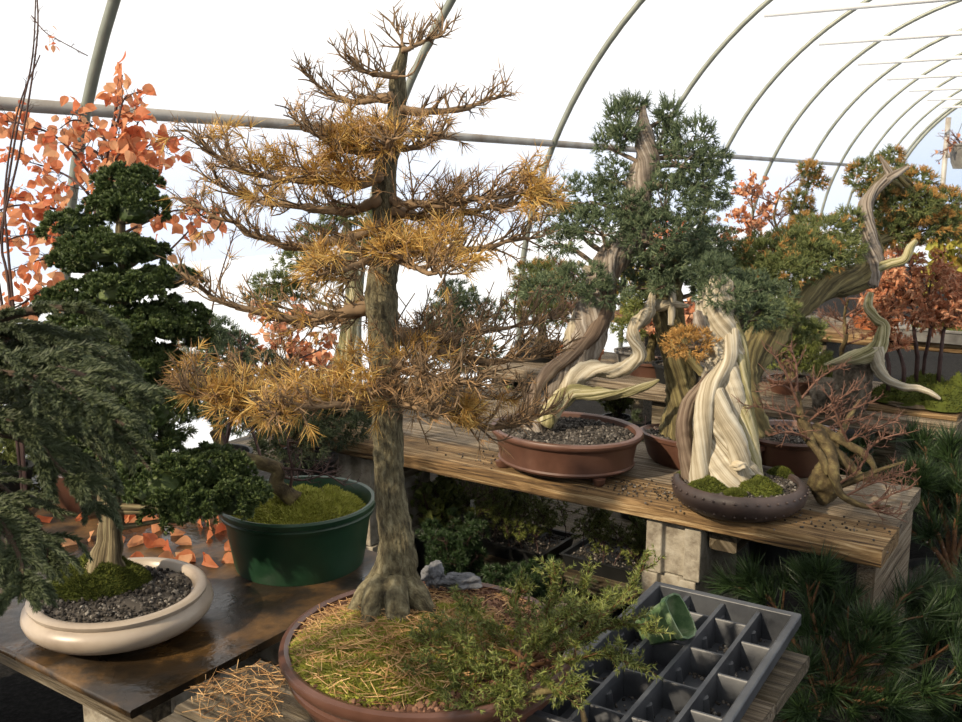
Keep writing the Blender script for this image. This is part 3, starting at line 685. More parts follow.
for pts, r0, n, ln, pg_, pd in lch:
    b = MB(); q = cr([P3(x, y, LT+d_) for x, y, d_ in pts], 34)
    q[2:-1] += .004*np.stack([fbm(q[2:-1], 30), fbm(q[2:-1]+5, 30), fbm(q[2:-1]+9, 30)], -1)
    tube(b, q, np.linspace(r0*k, .0016, 34)*(1+.1*R.normal(0, 1, 34)), 8, rough=.15, rscale=60)
    tp, td = twigs(b, q, int(n*1.3), ln, .5, r=.0021, ter=5.5, t0=.12)
    br = b.build('branch', m_larchtwig if r0 < 4.5 else m_larchtwig, t)
    if pg_ > .01:
        f = MB(); cl = fbm(tp, 9., 2); sel = cl > np.quantile(cl, 1-pg_*.85)
        needles(f, tp[sel], td[sel], 12, (.02, .042), .8, .0015, .3)
        f.build('needles', m_gold, br, smooth=False)['label'] = 'golden needle tufts'
    f = MB(); needles(f, tp, td, 7, (.014, .034), .8, .0013, .4, prob=pd*.5)
    if f.n: f.build('needles', m_dry, br, smooth=False)['label'] = 'dry tan needles'
# fallen needles on the moss, and on the board
def lit(n, c, r, zf, mat, name, label, kk=(.022, .052), hole=None):
    b = MB(); q = r*np.sqrt(R.uniform(0, 1, n)); a = R.uniform(0, 2*PI, n); x, y = c[0]+q*np.cos(a), c[1]+q*np.sin(a)
    if hole: m = hole(x, y); x, y = x[m], y[m]
    z = zf(x, y)+R.uniform(0, .007, len(x)); d = rsph(len(x)); d[:, 2] = R.normal(0, .16, len(x)); d = nrm(d)
    L = R.uniform(*kk, len(x)); pos = np.stack([x, y, z], -1)-d*L[:, None]*.5
    inst(b, *NEEDLE, pos, d, L, wide=.00105/.022/L*.75)
    return tag(b.build(name, mat, smooth=False), label, kind='stuff')
mc = mcen
def zmoss(x, y):
    q = np.sqrt((x-lc[0])**2+(y-lc[1])**2)/(.243*s); z0 = ZN+.1+.022*(1-q*q)
    k2 = np.sqrt(((x-mc[0])/1.08)**2+(y-mc[1])**2)/(.195*s)
    return np.maximum(z0, .853+.046*np.sqrt(np.clip(1-k2*k2, 0, 1)))+.004
lit(1500, mc+np.array([-.03, .01]), .2, zmoss, m_fallen, 'fallen_needles', 'tan fallen needles strewn over the moss of the larch pot', hole=lambda x, y: (x-lc[0])**2+(y-lc[1])**2 < (.235*s)**2)
lit(500, lc[:2]+np.array([.05, .1]), .2, zmoss, m_fallen, 'fallen_needles', 'scattered brown needles on the mulch behind the larch trunk', hole=lambda x, y: (x-lc[0])**2+(y-lc[1])**2 < (.235*s)**2)
hc = PZ(250, 695, ZN)
lit(330, hc[:2], .10, lambda x, y: ZN+.003+0*x, m_fallen, 'fallen_needles', 'heap of tan needles on the board table beside the larch pot', hole=lambda x, y: ((x-lc[0])**2+(y-lc[1])**2 > (.262*s)**2))
# stones on the mulch
for x, y, rx, ry, rz, lab in ((432, 574, .022, .024, .024, 'upright gray stone leaning near the larch trunk'), (461, 579, .036, .022, .016, 'flat gray stone lying on the brown mulch')):
    c = PZ(x, y, .905); b = MB(); rocky(b, c+UP*(rz*.2-.008), (rx, ry, rz), .38, 3.2, x); tag(b.build('stone', m_rock, smooth=False), lab, 'stone')

# green shrub creeping over the pot edge
root = thing('creeping_shrub', PZ(525, 668, .875), 'low green needled shrub creeping over the pot edge toward the tray', 'shrub')
sp0 = PZ(520, 668, .875)
shr = [[(520, 668, 0), (540, 630, 0), (553, 600, .02), (557, 566, .03)], [(530, 655, 0), (560, 620, .03), (578, 600, .06), (588, 578, .06)], [(530, 660, 0), (580, 632, .05), (620, 600, .08), (648, 556, .1)],
       [(530, 662, 0), (580, 640, .0), (620, 625, .0), (655, 632, -.02)], [(525, 660, 0), (500, 640, .05), (478, 618, .08), (462, 606, .08)], [(520, 665, 0), (480, 655, .0), (445, 650, .0), (425, 640, .02)],
       [(520, 668, 0), (480, 675, -.04), (445, 690, -.06), (425, 702, -.06)], [(525, 668, 0), (510, 690, -.06), (480, 705, -.09), (450, 712, -.1)], [(530, 665, 0), (570, 660, -.05), (610, 655, -.07), (640, 668, -.09)],
       [(520, 660, 0), (520, 625, .08), (515, 600, .1), (521, 592, .1)], [(530, 660, 0), (560, 650, .05), (600, 618, .1), (630, 588, .12)], [(525, 665, 0), (545, 680, -.08), (560, 690, -.1), (575, 690, -.11)],
       [(525, 665, 0), (500, 670, -.02), (465, 640, -.02), (440, 628, .0)], [(530, 660, 0), (550, 640, -.04), (585, 615, -.06), (610, 602, -.05)], [(525, 660, 0), (535, 645, -.06), (555, 625, -.08), (570, 610, -.08)],
       [(520, 668, 0), (500, 688, -.05), (500, 700, -.08), (520, 706, -.1)], [(520, 668, 0), (470, 668, -.03), (440, 670, -.04), (410, 676, -.04)]]
SD = dep(sp0)
for pts in shr:
    b = MB(); q = cr([P3(x, y, SD+d_) for x, y, d_ in pts], 20); tube(b, q, np.linspace(.0035, .0012, 20), 6); f = MB()
    tp, td = twigs(b, q, 15, (.02, .055), .45, r=.0012, ter=4, tl=(.01, .03), t0=.15, fwd=.8, out=.7)
    br = b.build('stem', m_pinetwig, root)
    ax = np.vstack([q[6:], cr(q, 60)[15:]]); at_ = nrm(np.gradient(ax[:14], axis=0)) if False else None
    allp = [tp]; alld = [td]
    qq = cr(q, 60)[14:]; qd = nrm(np.gradient(qq, axis=0)); allp.append(qq); alld.append(qd)
    tp2 = np.vstack(allp); td2 = np.vstack(alld)
    pos = np.vstack([tp2, tp2-td2*.008, tp2-td2*.016]); dd_ = np.vstack([td2]*3)
    p_ = np.repeat(pos, 7, 0); d_ = nrm(np.repeat(dd_, 7, 0)*.8+rsph(len(p_))*.8)
    inst(f, *coneT(.11), p_, d_, R.uniform(.006, .013, len(p_))); f.build('foliage', m_yew, br, smooth=False)
# bare mossy stem that arches in front of the shrub onto the tray
b = MB(); q = cr([P3(510, 700, SD-.06), P3(535, 693, SD-.08), P3(562, 690, SD-.09), P3(578, 700, SD-.1), P3(585, 722, SD-.12)], 20); tube(b, q, np.linspace(.007, .004, 20), 8, rough=.3, rscale=80); b.build('stem', m_quince, root)

# ================================================================== SEED TRAY
ZT = .825
ta, tb, tc = PZ(657, 582, ZT), PZ(798, 614, ZT), PZ(512, 704, ZT)
DU = nrm(tb-ta); DV = nrm(tc-ta); DV = nrm(DV-DU*(DU@DV)); TW, TLn = np.linalg.norm(tb-ta), np.linalg.norm(tc-ta)
def TP(u, v, z): return ta+DU*u+DV*v+UP*(z-ZT)
root = thing('seed_tray', TP(TW/2, TLn/2, ZN+.001), 'dark gray plastic plant tray divided into square cells', 'tray')
b = MB(); zb = ZN+.002
def ringq(u0, v0, z): return [TP(u0, v0, z), TP(TW-u0, v0, z), TP(TW-u0, TLn-v0, z), TP(u0, TLn-v0, z)]
prof = [(-.006, -.022), (-.006, -.002), (-.003, 0), (.008, 0), (.010, -.003), (.017, zb+.002-ZT)]
vs = sum([ringq(q, q, ZT+z) for q, z in prof], []); f = []
for i in range(len(prof)-1):
    for j in range(4): f.append((i*4+j, i*4+(j+1) % 4, i*4+4+(j+1) % 4, i*4+4+j))
b.add(vs, None, f)
vs = sum([ringq(q, q, z) for q, z in ((-.005, ZT-.022), (.0015, ZT-.022), (.012, zb), )], []); f = []
for i in range(2):
    for j in range(4): f.append((i*4+4+j, i*4+4+(j+1) % 4, i*4+(j+1) % 4, i*4+j))
b.add(vs, None, f); b.build('rim_wall', m_tray, root, smooth=False, bevel=.0022)
b = MB(); boxv(b, TP(.013, .013, zb), DU*(TW-.026), DV*(TLn-.026), UP*.003); b.build('tray_floor', m_tray, root, smooth=False)
cw = TW/4
for i in (1, 2, 3):
    b = MB(); u0 = cw*i; prof = [(-.009, 0), (-.0055, 1-.12), (-.004, 1), (.004, 1), (.0055, .88), (.009, 0)]; h = ZT-.008-zb
    vs = [TP(u0+x, .012, zb+y*h) for x, y in prof]+[TP(u0+x, TLn-.012, zb+y*h) for x, y in prof]; n = 6
    b.add(vs, None, [(j, j+1, n+j+1, n+j) for j in range(n-1)]); b.build('long_divider', m_tray, root, angle=35)
rowsA, rowsB = (.145, .283, .42), (.075, .215, .353, .49)
for ci in range(4):
    rows = (rowsA, rowsB, rowsB, rowsA)[ci]
    for v0 in rows:
        b = MB(); u0, u1 = cw*ci+(.014 if ci == 0 else .006), cw*(ci+1)-(.014 if ci == 3 else .006); h = ZT-.012-zb
        prof = [(-.007, 0), (-.004, .95), (-.002, 1), (.002, 1), (.004, .95), (.007, 0)]
        vs = [TP(u0, v0+x, zb+y*h) for x, y in prof]+[TP(u1, v0+x, zb+y*h) for x, y in prof]
        b.add(vs, None, [(j, j+1, 7+j-0-0, 6+j) for j in range(5)]); b.build('cross_divider', m_tray, root, angle=35)
    ed = [0]+list(rows)+[TLn]
    for v0, v1 in zip(ed, ed[1:]):                      # half round ribs that hold the pots
        for sgn, ub in ((1, cw*ci), (-1, cw*(ci+1))):
            if (ci == 0 and sgn == 1) or (ci == 3 and sgn == -1): ub += sgn*.006
            b = MB(); hh = (ZT-zb)*.62; vm = (v0+v1)/2; vs = []
            for q in range(7):
                a = PI*q/6; vs += [TP(ub+sgn*(.0085+.0095*math.sin(a)), vm+.012*math.cos(a), zb), TP(ub+sgn*(.004+.008*math.sin(a)), vm+.010*math.cos(a), zb+hh)]
            vs.append(TP(ub+sgn*.004, vm, zb+hh)); b.add(vs, [(14, 2*q+1, 2*q+3) for q in range(6)], [(2*q, 2*q+2, 2*q+3, 2*q+1) for q in range(6)]); b.build('rib', m_tray, root, angle=40)
b = MB(); n = 1500; pos = ta+DU*R.uniform(.02, TW-.02, n)[:, None]+DV*R.uniform(.02, TLn-.02, n)[:, None]; pos[:, 2] = zb+.004
keep = fbm(pos, 22., 2) > -.05; pos = pos[keep]
inst(b, *ICO, pos, rsph(len(pos)), R.uniform(.0012, .0045, len(pos))); tag(b.build('spilled_grit', m_soil, smooth=False), 'crumbs of soil and grit scattered in the tray cells', kind='stuff')
# small green pot lying in the tray
pcx = PZ(662, 624, ZT+.012)
t = thing('small_square_pot', pcx, 'small square green plastic pot lying tilted in the gray tray', 'pot')
ax = nrm(ray(664, 622)*-.34+np.array([.74, 0, .36])); a1 = nrm(np.cross(ax, [.25, .75, -.3])); a2 = np.cross(ax, a1)
b = MB(); rings = [(-.034, .0, .0), (-.034, .024, 0), (.026, .034, 0), (.026, .037, 0), (.038, .038, 0), (.038, .0345, 0), (.022, .032, 0), (-.031, .022, 0), (-.031, 0, 0)]
vs = []
for zz, r, _ in rings:
    for q in range(16):
        a = PI/4*0+2*PI*q/16; cx_, sy_ = math.cos(a), math.sin(a); kq = r/max(abs(cx_)**4+abs(sy_)**4, 1e-9)**.25
        vs.append(pcx+(ax*zz+a1*cx_*kq+a2*sy_*kq)*1.12)
f = [(i*16+q, i*16+(q+1) % 16, i*16+16+(q+1) % 16, i*16+16+q) for i in range(len(rings)-1) for q in range(16)]
b.add(vs, None, f); b.build('pot', M('pale_green_plastic', [(.035, .09, .03), (.10, .17, .07), (.24, .3, .17)], 22, 5, .5), t, angle=35)

# ================================================================== SOFT CONIFER BY THE CAMERA
fb = np.array([-.80, 1.06, .0])
t = thing('potted_conifer', fb, 'soft gray green conifer with drooping sprays beside the cream pot', 'conifer')
bowl(t, fb, [(0, 0), (.13, 0), (.15, .22), (.16, .225), (.16, .25), (.145, .25), (.14, .2), (0, .2)], [], m_potblack)
soil(t, fb+UP*.21, .138, n=300)
b = MB(); ft = cr([fb+UP*.2, fb+np.array([.01, .02, .7]), fb+np.array([0, 0, 1.2]), fb+np.array([.02, .03, 1.75])], 40); tube(b, ft, np.linspace(.022, .006, 40), 10, rough=.1); b.build('trunk', m_forebark, t)
FD = dep(fb+UP*1.1)
fore = [  # px path of each main spray
    [(-70, 345), (0, 318), (60, 308), (100, 318), (128, 338)],
    [(-70, 370), (0, 340), (60, 340), (110, 356), (160, 398)], [(-70, 380), (10, 365), (70, 372), (120, 392), (150, 402)], [(-70, 400), (0, 385), (60, 400), (110, 425), (150, 470)],
    [(-70, 420), (10, 410), (60, 425), (95, 448), (118, 492)], [(-70, 440), (0, 432), (50, 452), (85, 478), (100, 520)], 
    [(-70, 480), (-20, 478), (20, 505), (45, 540), (48, 575)], [(-70, 500), (-30, 505), (5, 530), (22, 570), (20, 600)], [(-70, 350), (-10, 352), (40, 350), (90, 362), (130, 378)],
    [(-70, 410), (0, 400), (45, 408), (90, 430), (130, 450)], [(-70, 390), (-10, 375), (40, 380), (85, 405), (125, 425)],
    [(-70, 350), (-20, 335), (20, 338), (70, 350), (105, 358)], [(-70, 520), (-30, 530), (0, 555), (12, 585)], [(-70, 430), (-10, 420), (30, 435), (60, 470), (90, 485)]]
for i, pts in enumerate(fore):
    d0 = FD+.10*math.sin(i*2.3)
    q = cr([P3(x, y, d0+.05*j*math.sin(i*1.7)) for j, (x, y) in enumerate(pts)], 40)
    a = ft[np.argmin(np.abs(ft[:, 2]-q[0, 2]+.03))]; b = MB(); tube(b, np.vstack([a, q[::3]]), np.linspace(.008, .0015, 15), 6); br = b.build('branch', m_forebark, t)
    f = MB(); T = nrm(np.gradient(q, axis=0)); paths = [q[8:]]
    for j in range(6, 37):
        for sg in (-1, 1):
            if R.uniform() < (.5 if i in (0, 12) else .6):
                L = R.uniform(.045, .10)*(1.25-.024*j)*(.5 if i in (0, 12) else 1); side = nrm(np.cross(T[j], UP))*sg
                e1 = q[j]+T[j]*L*.45+side*L*.45*R.uniform(.5, 1.2)+UP*L*R.uniform(-.1, .3)*(1 if sg > 0 else .6); e2 = e1+T[j]*L*.35+side*L*.2-UP*L*R.uniform(.0, .25)
                paths.append(cr([q[j], e1, e2], 10))
    for pth in paths:
        pp = cr(pth, max(10, int(len(pth)*2.4))); td = nrm(np.gradient(pp, axis=0))
        P_ = np.repeat(pp, 9, 0); D_ = nrm(np.repeat(td, 9, 0)*1.2+rsph(len(P_))*.85); w = np.repeat(np.linspace(1, .55, len(pp)), 9)
        inst(f, *coneT(.17), P_, D_, .0115*w*R.uniform(.7, 1.2, len(P_)))
    f.build('foliage', m_fore, br, smooth=False)

# ================================================================== ORANGE LEAVED TREE BEHIND
md = 2.95
mb0 = PZ(52, 520, ZL); mb0 = np.array([PC[0]+U[0]*1.12+V[0]*.68, PC[1]+U[1]*1.12+V[1]*.68, ZL])
t = thing('potted_maple', mb0, 'small tree with hanging orange leaves rising behind the cloud pruned cypress', 'bonsai')
bowl(t, mb0, [(0, 0), (.1, 0), (.14, .1), (.145, .12), (.13, .12), (.12, .09), (0, .09)], [], m_potbrown); soil(t, mb0+UP*.095, .12, n=300)
md = dep(mb0+UP*.6)
b = MB(); mt = cr([mb0+UP*.08, P3(70, 420, md), P3(85, 300, md), P3(98, 200, md), P3(112, 130, md), P3(122, 75, md)], 50); tube(b, mt, np.linspace(.016, .003, 50), 8, rough=.2); b.build('trunk', m_darktwig, t)
ml = [([(112, 130), (118, 100), (125, 78), (140, 72)], 46), ([(105, 165), (125, 140), (150, 125), (165, 120)], 60), ([(112, 130), (95, 108), (75, 100), (60, 108)], 34), ([(100, 190), (80, 165), (55, 150), (22, 140)], 60), ([(98, 200), (60, 190), (20, 185), (-15, 195)], 60),
      ([(100, 190), (120, 165), (140, 150), (158, 150)], 60), ([(108, 150), (100, 135), (88, 128), (78, 130)], 34), ([(94, 230), (140, 205), (180, 190), (212, 205)], 42), ([(92, 250), (60, 220), (25, 215), (-15, 230)], 60), ([(100, 185), (110, 150), (125, 125), (140, 100)], 50),
      ([(88, 290), (50, 270), (20, 285), (-10, 300)], 34), ([(88, 280), (60, 300), (30, 320), (5, 340)], 26), ([(86, 300), (105, 300), (95, 330), (80, 345)], 18), ([(95, 220), (70, 235), (40, 240), (10, 250)], 40), ([(104, 170), (60, 120), (25, 105), (-5, 100)], 30), ([(95, 230), (150, 240), (185, 215), (200, 190)], 20)]
for pts, n in ml:
    pts = [(x, y+20) for x, y in pts]
    n = int(n*1.05)
    q = cr([P3(x, y, md+R.uniform(-.12, .12)*(i > 0)) for i, (x, y) in enumerate(pts)], 24); b = MB(); tube(b, q, np.linspace(.0055, .0012, 24), 6)
    tp, td = twigs(b, q, 14, (.04, .1), .15, r=.0013, ter=4); br = b.build('branch', m_darktwig, t)
    idx = R.integers(0, len(tp), n); f = MB(); dd = nrm(rsph(n)*.7-UP*.75+td[idx]*.4)
    inst(f, *LEAF, tp[idx]+R.normal(0, .012, (n, 3)), dd, R.uniform(.028, .046, n), wide=1.1); f.build('foliage', m_leaf, br, smooth=False)
# long bare shoots of a second shrub standing in front of the rail
sb = np.array([PC[0]+U[0]*1.32+V[0]*.5, PC[1]+U[1]*1.32+V[1]*.5, ZL])
t = thing('potted_sapling', sb, 'thin bare dark sapling whose long shoots cross the rail near the orange leaves', 'sapling')
bowl(t, sb, [(0, 0), (.07, 0), (.09, .1), (.095, .12), (.08, .12), (.075, .09), (0, .09)], [], m_potblack); soil(t, sb+UP*.095, .074, n=200)
sd = dep(sb+UP*.8)
for pts in ([(30, 560), (10, 300), (2, 240), (15, 140), (32, 60), (36, -10)], [(30, 560), (5, 330), (-2, 250), (20, 150), (37, 40), (36, -20)], [(30, 560), (15, 330), (8, 250), (5, 190), (18, 110), (40, 55)]):
    b = MB(); q = cr([P3(x, y, sd) for x, y in pts], 40); q[0] = sb+UP*.09; tube(b, q, np.linspace(.005, .0018, 40), 6); twigs(b, q, 10, (.02, .05), .5, r=.001, ter=2, t0=.4); b.build('stem', m_darktwig, t)
b = MB(); q = cr([P3(33, 25, sd), P3(28, 12, sd), P3(45, 32, sd), P3(62, 42, sd), P3(88, 56, sd)], 20)[6:]; tube(b, np.vstack([P3(36, 20, sd), q]), .0016, 5); tp, td = twigs(b, q, 5, (.02, .06), .3, r=.001, ter=2); br = b.build('stem', m_darktwig, t)
f = MB(); inst(f, *LEAF, tp[:9], nrm(rsph(9)-UP), .022, wide=.8); f.build('foliage', m_leaf, br, smooth=False)
# leaf litter
b = MB(); n = 60; c = PC+U*.62+V*.55; pos = c+U*R.uniform(-.25, .5, n)[:, None]+V*R.uniform(-.12, .35, n)[:, None]; pos[:, 2] = ZL+.008
w_ = np.linalg.norm(pos[:, :2]-wc[:2], axis=1) > .24; w_ &= np.linalg.norm(pos[:, :2]-mb0[:2], axis=1) > .17; w_ &= np.linalg.norm(pos[:, :2]-sb[:2], axis=1) > .12; pos = pos[w_]; dd = rsph(len(pos)); dd[:, 2] *= .2
inst(b, *LEAF, pos, dd, R.uniform(.04, .06, len(pos)), roll=PI/2+R.normal(0, .4, len(pos)), wide=1.2); tag(b.build('fallen_leaves', m_leaf, smooth=False), 'orange fallen leaves on the plywood behind the cream pot', kind='stuff')

# ================================================================== MAIN BENCH: BIG JUNIPER IN BROWN POT
def pix(p):
    r = np.asarray(p)-np.array([0, 0, EYE]); d = dep(p); cy = r[1]*math.sin(PIT)+r[2]*math.cos(PIT)
    return 481+FPX*r[0]/d, 361-FPX*cy/d
bc = PZ(566, 427, ZR+.155); bc = np.array([bc[0], bc[1], ZR]); BD = dep(bc+UP*.15); br_ = 79*BD/FPX
t = thing('potted_juniper', bc, 'big blue green juniper with twisted bleached wood in a brown lipped pot', 'bonsai')
s = br_/.28
pb = [(0, .03), (.23, .03), (.245, .032), (.25, .04), (.245, .046), (.247, .06), (.258, .12), (.262, .126), (.272, .13), (.278, .138), (.28, .146), (.276, .153), (.262, .155), (.252, .15), (.248, .13), (0, .12)]
bowl(t, bc, [(r*s, z) for r, z in pb], [], m_potred, UANG, 1., .86, seg=96)
for a in (.55, 2.5, 3.7, 5.7):
    e = np.array([math.cos(a)*.22*s, math.sin(a)*.19*s]); foot(t, bc+U*e[0]+V*e[1], .038, .026, m_potred, UANG+a+PI/2)
soil(t, bc+UP*.132, .25*s, ang=UANG, sy=.86, dome=.018, n=2600, g=.0055)
k = BD/FPX
def strand(name, pts, mat, D, sides=12, m=50, flute=.22, nl=4, twist=6, rough=.12, label=None, par=None, jag=0, seed=0, gz=None):
    b = MB(); kk = D/FPX
    p = [P3(x, y, D+(q[0] if q else 0)) for x, y, r, *q in pts]; rr = np.array([q[2] for q in pts])*kk
    if gz is not None:
        p0 = p[0].copy(); p0[2] = gz-.015; p[0] = p0; rr[0] *= 1.15
    tube(b, p, rr, sides, m, flute=flute, nl=nl, twist=twist, rough=rough, rscale=35, seed=seed)
    o = b.build(name, mat, par); 
    if label: o['label'] = label
    return o, cr(np.array(p), m)
DB = BD+.02
_, trA = strand('trunk', [(538, 428, 15), (548, 398, 14), (566, 372, 15), (585, 345, 17), (594, 315, 17), (600, 285, 16), (612, 258, 15), (634, 238, 15), (636, 215, 14), (640, 185, 13), (647, 162, 11), (645, 140, 9), (643, 122, 6), (644, 106, 2)], m_graywood, DB, 26, 140, .2, 4, 9, .12, None, t, gz=ZR+.14)
strand('live_vein', [(526, 424, 6, -.05), (532, 398, 6, -.05), (548, 372, 7, -.05), (574, 352, 7, -.055), (596, 330, 8, -.05), (607, 305, 7, -.04), (612, 280, 6, -.02), (620, 262, 5, -.02)], m_livebark, DB, 12, 60, .1, 3, 5, .15, 'strip of brown living bark', t)
strand('deadwood', [(560, 400, 9, -.03), (574, 378, 9, -.05), (592, 370, 8, -.06), (615, 370, 7, -.08), (632, 364, 6.5, -.08), (640, 355, 6, -.08), (634, 340, 6, -.06), (634, 328, 6, -.05), (645, 316, 7, -.05), (650, 305, 5, -.04), (653, 292, 2, -.03)], m_dead, DB, 16, 80, .28, 3, 14, .2, 'bleached deadwood branch bent like an elbow', t)
strand('deadwood', [(545, 424, 10, -.06), (556, 405, 9, -.07), (572, 392, 8, -.08), (590, 394, 6, -.09), (615, 394, 5, -.1), (635, 390, 4.5, -.1), (650, 385, 3, -.1), (659, 380, 1, -.1)], m_deadg, DB, 16, 60, .3, 3, 10, .2, 'greenish deadwood arm lying low over the pot', t)
strand('deadwood', [(575, 360, 10, .03), (574, 335, 10, .03), (582, 312, 8, .02), (592, 292, 6, .02), (604, 272, 4, .0)], m_dead, DB, 14, 40, .25, 3, 8, .15, 'pale split strand of the trunk', t)
strand('deadwood', [(618, 258, 7, .02), (600, 268, 6, -.02), (588, 270, 4, -.04), (578, 262, 2, -.05)], m_dead, DB, 10, 24, .2, 3, 10, .2, 'short pale stub', t)
strand('deadwood', [(640, 195, 4, -.02), (655, 186, 4, -.04), (668, 184, 2.5, -.05)], m_livebark, DB, 8, 20, .2, 3, 10, .2, 'short brown stub', t)
jp = [(618, 120, 14, 13, 0), (611, 146, 15, 12, .02), (624, 134, 9, 9, -.04), (668, 114, 12, 7, .02), (632, 108, 13, 6, .03), (692, 136, 24, 15, .0), (684, 160, 30, 18, -.04), (712, 158, 16, 10, .03), (706, 182, 28, 20, .03), (668, 200, 34, 22, -.08), (664, 140, 12, 14, .06),
      (616, 178, 22, 15, .03), (590, 196, 36, 18, .04), (572, 222, 32, 16, .08), (602, 226, 30, 16, -.07), (655, 236, 34, 22, -.1), (688, 232, 22, 22, .0), (664, 262, 26, 16, -.08), (545, 288, 30, 12, -.04), (582, 278, 30, 15, -.08), (606, 294, 24, 11, -.1), (560, 240, 22, 12, .0), (625, 205, 20, 14, -.07), (640, 285, 20, 10, .05)]
crown(t, trA[50:], jp, DB, m_jun, m_livebark, .036, .72)
f = MB(); inst(f, *NEEDLE, [P3(631, 229, DB-.06)]*6, nrm(rsph(6)), .02, wide=2); 
# ---- second pot behind with thick mossy trunk
pc = BP(.74, .50, ZR); PD = dep(pc)
t = thing('potted_juniper', pc, 'juniper with thick mossy striped trunk in the brown pot between two larger pots', 'bonsai')
bowl(t, pc, [(0, .01), (.16, .01), (.17, .0), (.185, .02), (.205, .09), (.215, .094), (.217, .108), (.205, .112), (.195, .1), (0, .09)], [], m_potred, UANG, 1.12, .68)
soil(t, pc+UP*.1, .195, ang=UANG, sx=1.12, sy=.68, n=1200, g=.005)
_, trB = strand('trunk', [(684, 432, 22), (683, 408, 17), (680, 384, 15), (676, 350, 15), (670, 318, 15), (666, 292, 15), (668, 270, 13), (676, 250, 10)], m_oldbark, PD+.02, 24, 90, .16, 5, 3, .14, None, t, gz=ZR+.1)
strand('deadwood', [(648, 302, 3, -.06), (658, 306, 6, -.06), (672, 304, 4, -.08), (688, 306, 2, -.1)], m_dead, PD, 10, 24, .2, 3, 9, .2, 'pale crosswise deadwood', t)
strand('deadwood', [(671, 325, 3, -.08), (672, 300, 4, -.08), (673, 286, 1.5, -.08)], m_dead, PD, 8, 20, .2, 3, 9, .2, 'pale upright deadwood splinter', t)
strand('deadwood', [(686, 352, 5, -.03), (700, 372, 4, -.06), (706, 374, 2, -.08)], m_oldbark, PD, 8, 20, .2, 3, 9, .2, None, t)
crown(t, trB[40:], [(690, 262, 26, 18, -.05), (705, 248, 22, 16, .05), (662, 286, 12, 7, -.14), (715, 282, 26, 14, .04), (640, 268, 20, 10, .1)], PD, m_jun, m_livebark, .034, 1.1)
# ---- studded pot with spiral trunk
sc = PZ(739, 485, ZR+.075); sc = np.array([sc[0], sc[1], ZR]); SDp = dep(sc+UP*.075); sr = 66*SDp/FPX
t = thing('potted_juniper', sc, 'juniper with pale spiral trunk and moss in a dark round studded pot', 'bonsai')
s = sr/.21
ps = [(0, .004), (.13, .004), (.15, .003), (.182, .018), (.204, .042), (.21, .064), (.206, .084), (.196, .094), (.188, .096), (.18, .092), (.176, .08), (0, .072)]
bowl(t, sc, [(r*s, z) for r, z in ps], [], m_potstud, seg=96)
for row, (r, z) in enumerate(((.2095, .079), (.1965, .034))):
    for i in range(40):
        a = 2*PI*i/40; v, f_ = SPH2 if False else ICO; b = MB(); n3 = np.array([math.cos(a), math.sin(a), 0])
        b.add(sc+n3*r*s+UP*z+icosub(1)[0]*np.array([.0042, .0042, .0042]), icosub(1)[1]); b.build('stud', m_potstud, t)
soil(t, sc+UP*.08, .178*s, dome=.006, n=1500, g=.0048)
for x, y, r, h in ((760, 490, .056, .042), (708, 488, .05, .036), (690, 476, .036, .028), (780, 474, .034, .026), (735, 494, .03, .02)):
    c = PZ(x, y, ZR+.085); mound(t, np.array([c[0], c[1], ZR+.08]), r, h, m_moss, 2200, .007, .35, 'moss', 1.2, UANG)
SK = SDp+.035
def ST(*a, **k2): return strand(*a, **k2)
_, trC = strand('trunk', [(728, 474, 30), (724, 452, 26), (720, 425, 24), (722, 398, 24), (727, 370, 21), (724, 345, 19), (718, 322, 19), (716, 300, 17), (722, 280, 12)], m_dead, SK, 34, 120, .15, 4, 8, .07, None, t, gz=ZR+.08)
strand('trunk_strand', [(692, 474, 8, -.0), (686, 450, 8, -.02), (684, 425, 8, -.03), (690, 402, 7.5, -.03), (702, 388, 7, -.03), (714, 374, 6, -.03)], m_livebark, SK, 14, 50, .08, 3, 3, .12, 'rounded grayish strand looping off the trunk', t, gz=ZR+.08)
strand('trunk_strand', [(700, 474, 9, -.05), (702, 440, 9, -.06), (704, 410, 9, -.065), (712, 385, 9, -.065), (728, 360, 8, -.06), (732, 330, 7, -.04)], m_dead, SK, 18, 60, .13, 3, 7, .07, None, t, gz=ZR+.08)
strand('trunk_strand', [(742, 474, 12, -.05), (736, 445, 11, -.07), (724, 415, 9, -.075), (716, 390, 8, -.07)], m_dead, SK, 18, 60, .13, 3, 7, .07, None, t, gz=ZR+.08)
strand('trunk_strand', [(755, 472, 9, -.02), (748, 440, 10, -.03), (742, 405, 11, -.03), (740, 375, 10, -.03), (738, 345, 9, -.02), (728, 318, 9, -.02)], m_deadg, SK, 18, 60, .13, 3, 7, .07, None, t, gz=ZR+.08)
strand('deadwood', [(704, 340, 5, -.04), (700, 325, 6, -.05), (698, 312, 4, -.05)], m_graywood, SK, 10, 20, .2, 3, 9, .2, 'broken gray stub', t)
b = MB(); c = P3(738, 466, SK-.12); rocky(b, c, (.024, .014, .016), .25, 4); b.build('cut_root', M('fresh_cut_wood', [(.5, .42, .28), (.68, .6, .45)], 20, 5, .8), t)['label'] = 'pale cut root end'
crown(t, trC[70:], [(724, 296, 26, 15, -.03), (752, 312, 26, 14, .02), (712, 272, 22, 14, .02), (748, 288, 24, 14, .08), (772, 298, 22, 12, .1)], SK, m_jun, m_livebark, .034, 1.1)
crown(t, trC[60:], [(690, 343, 23, 14, -.06, m_tip)], SK, m_tip, m_livebark, .026, 1.0)

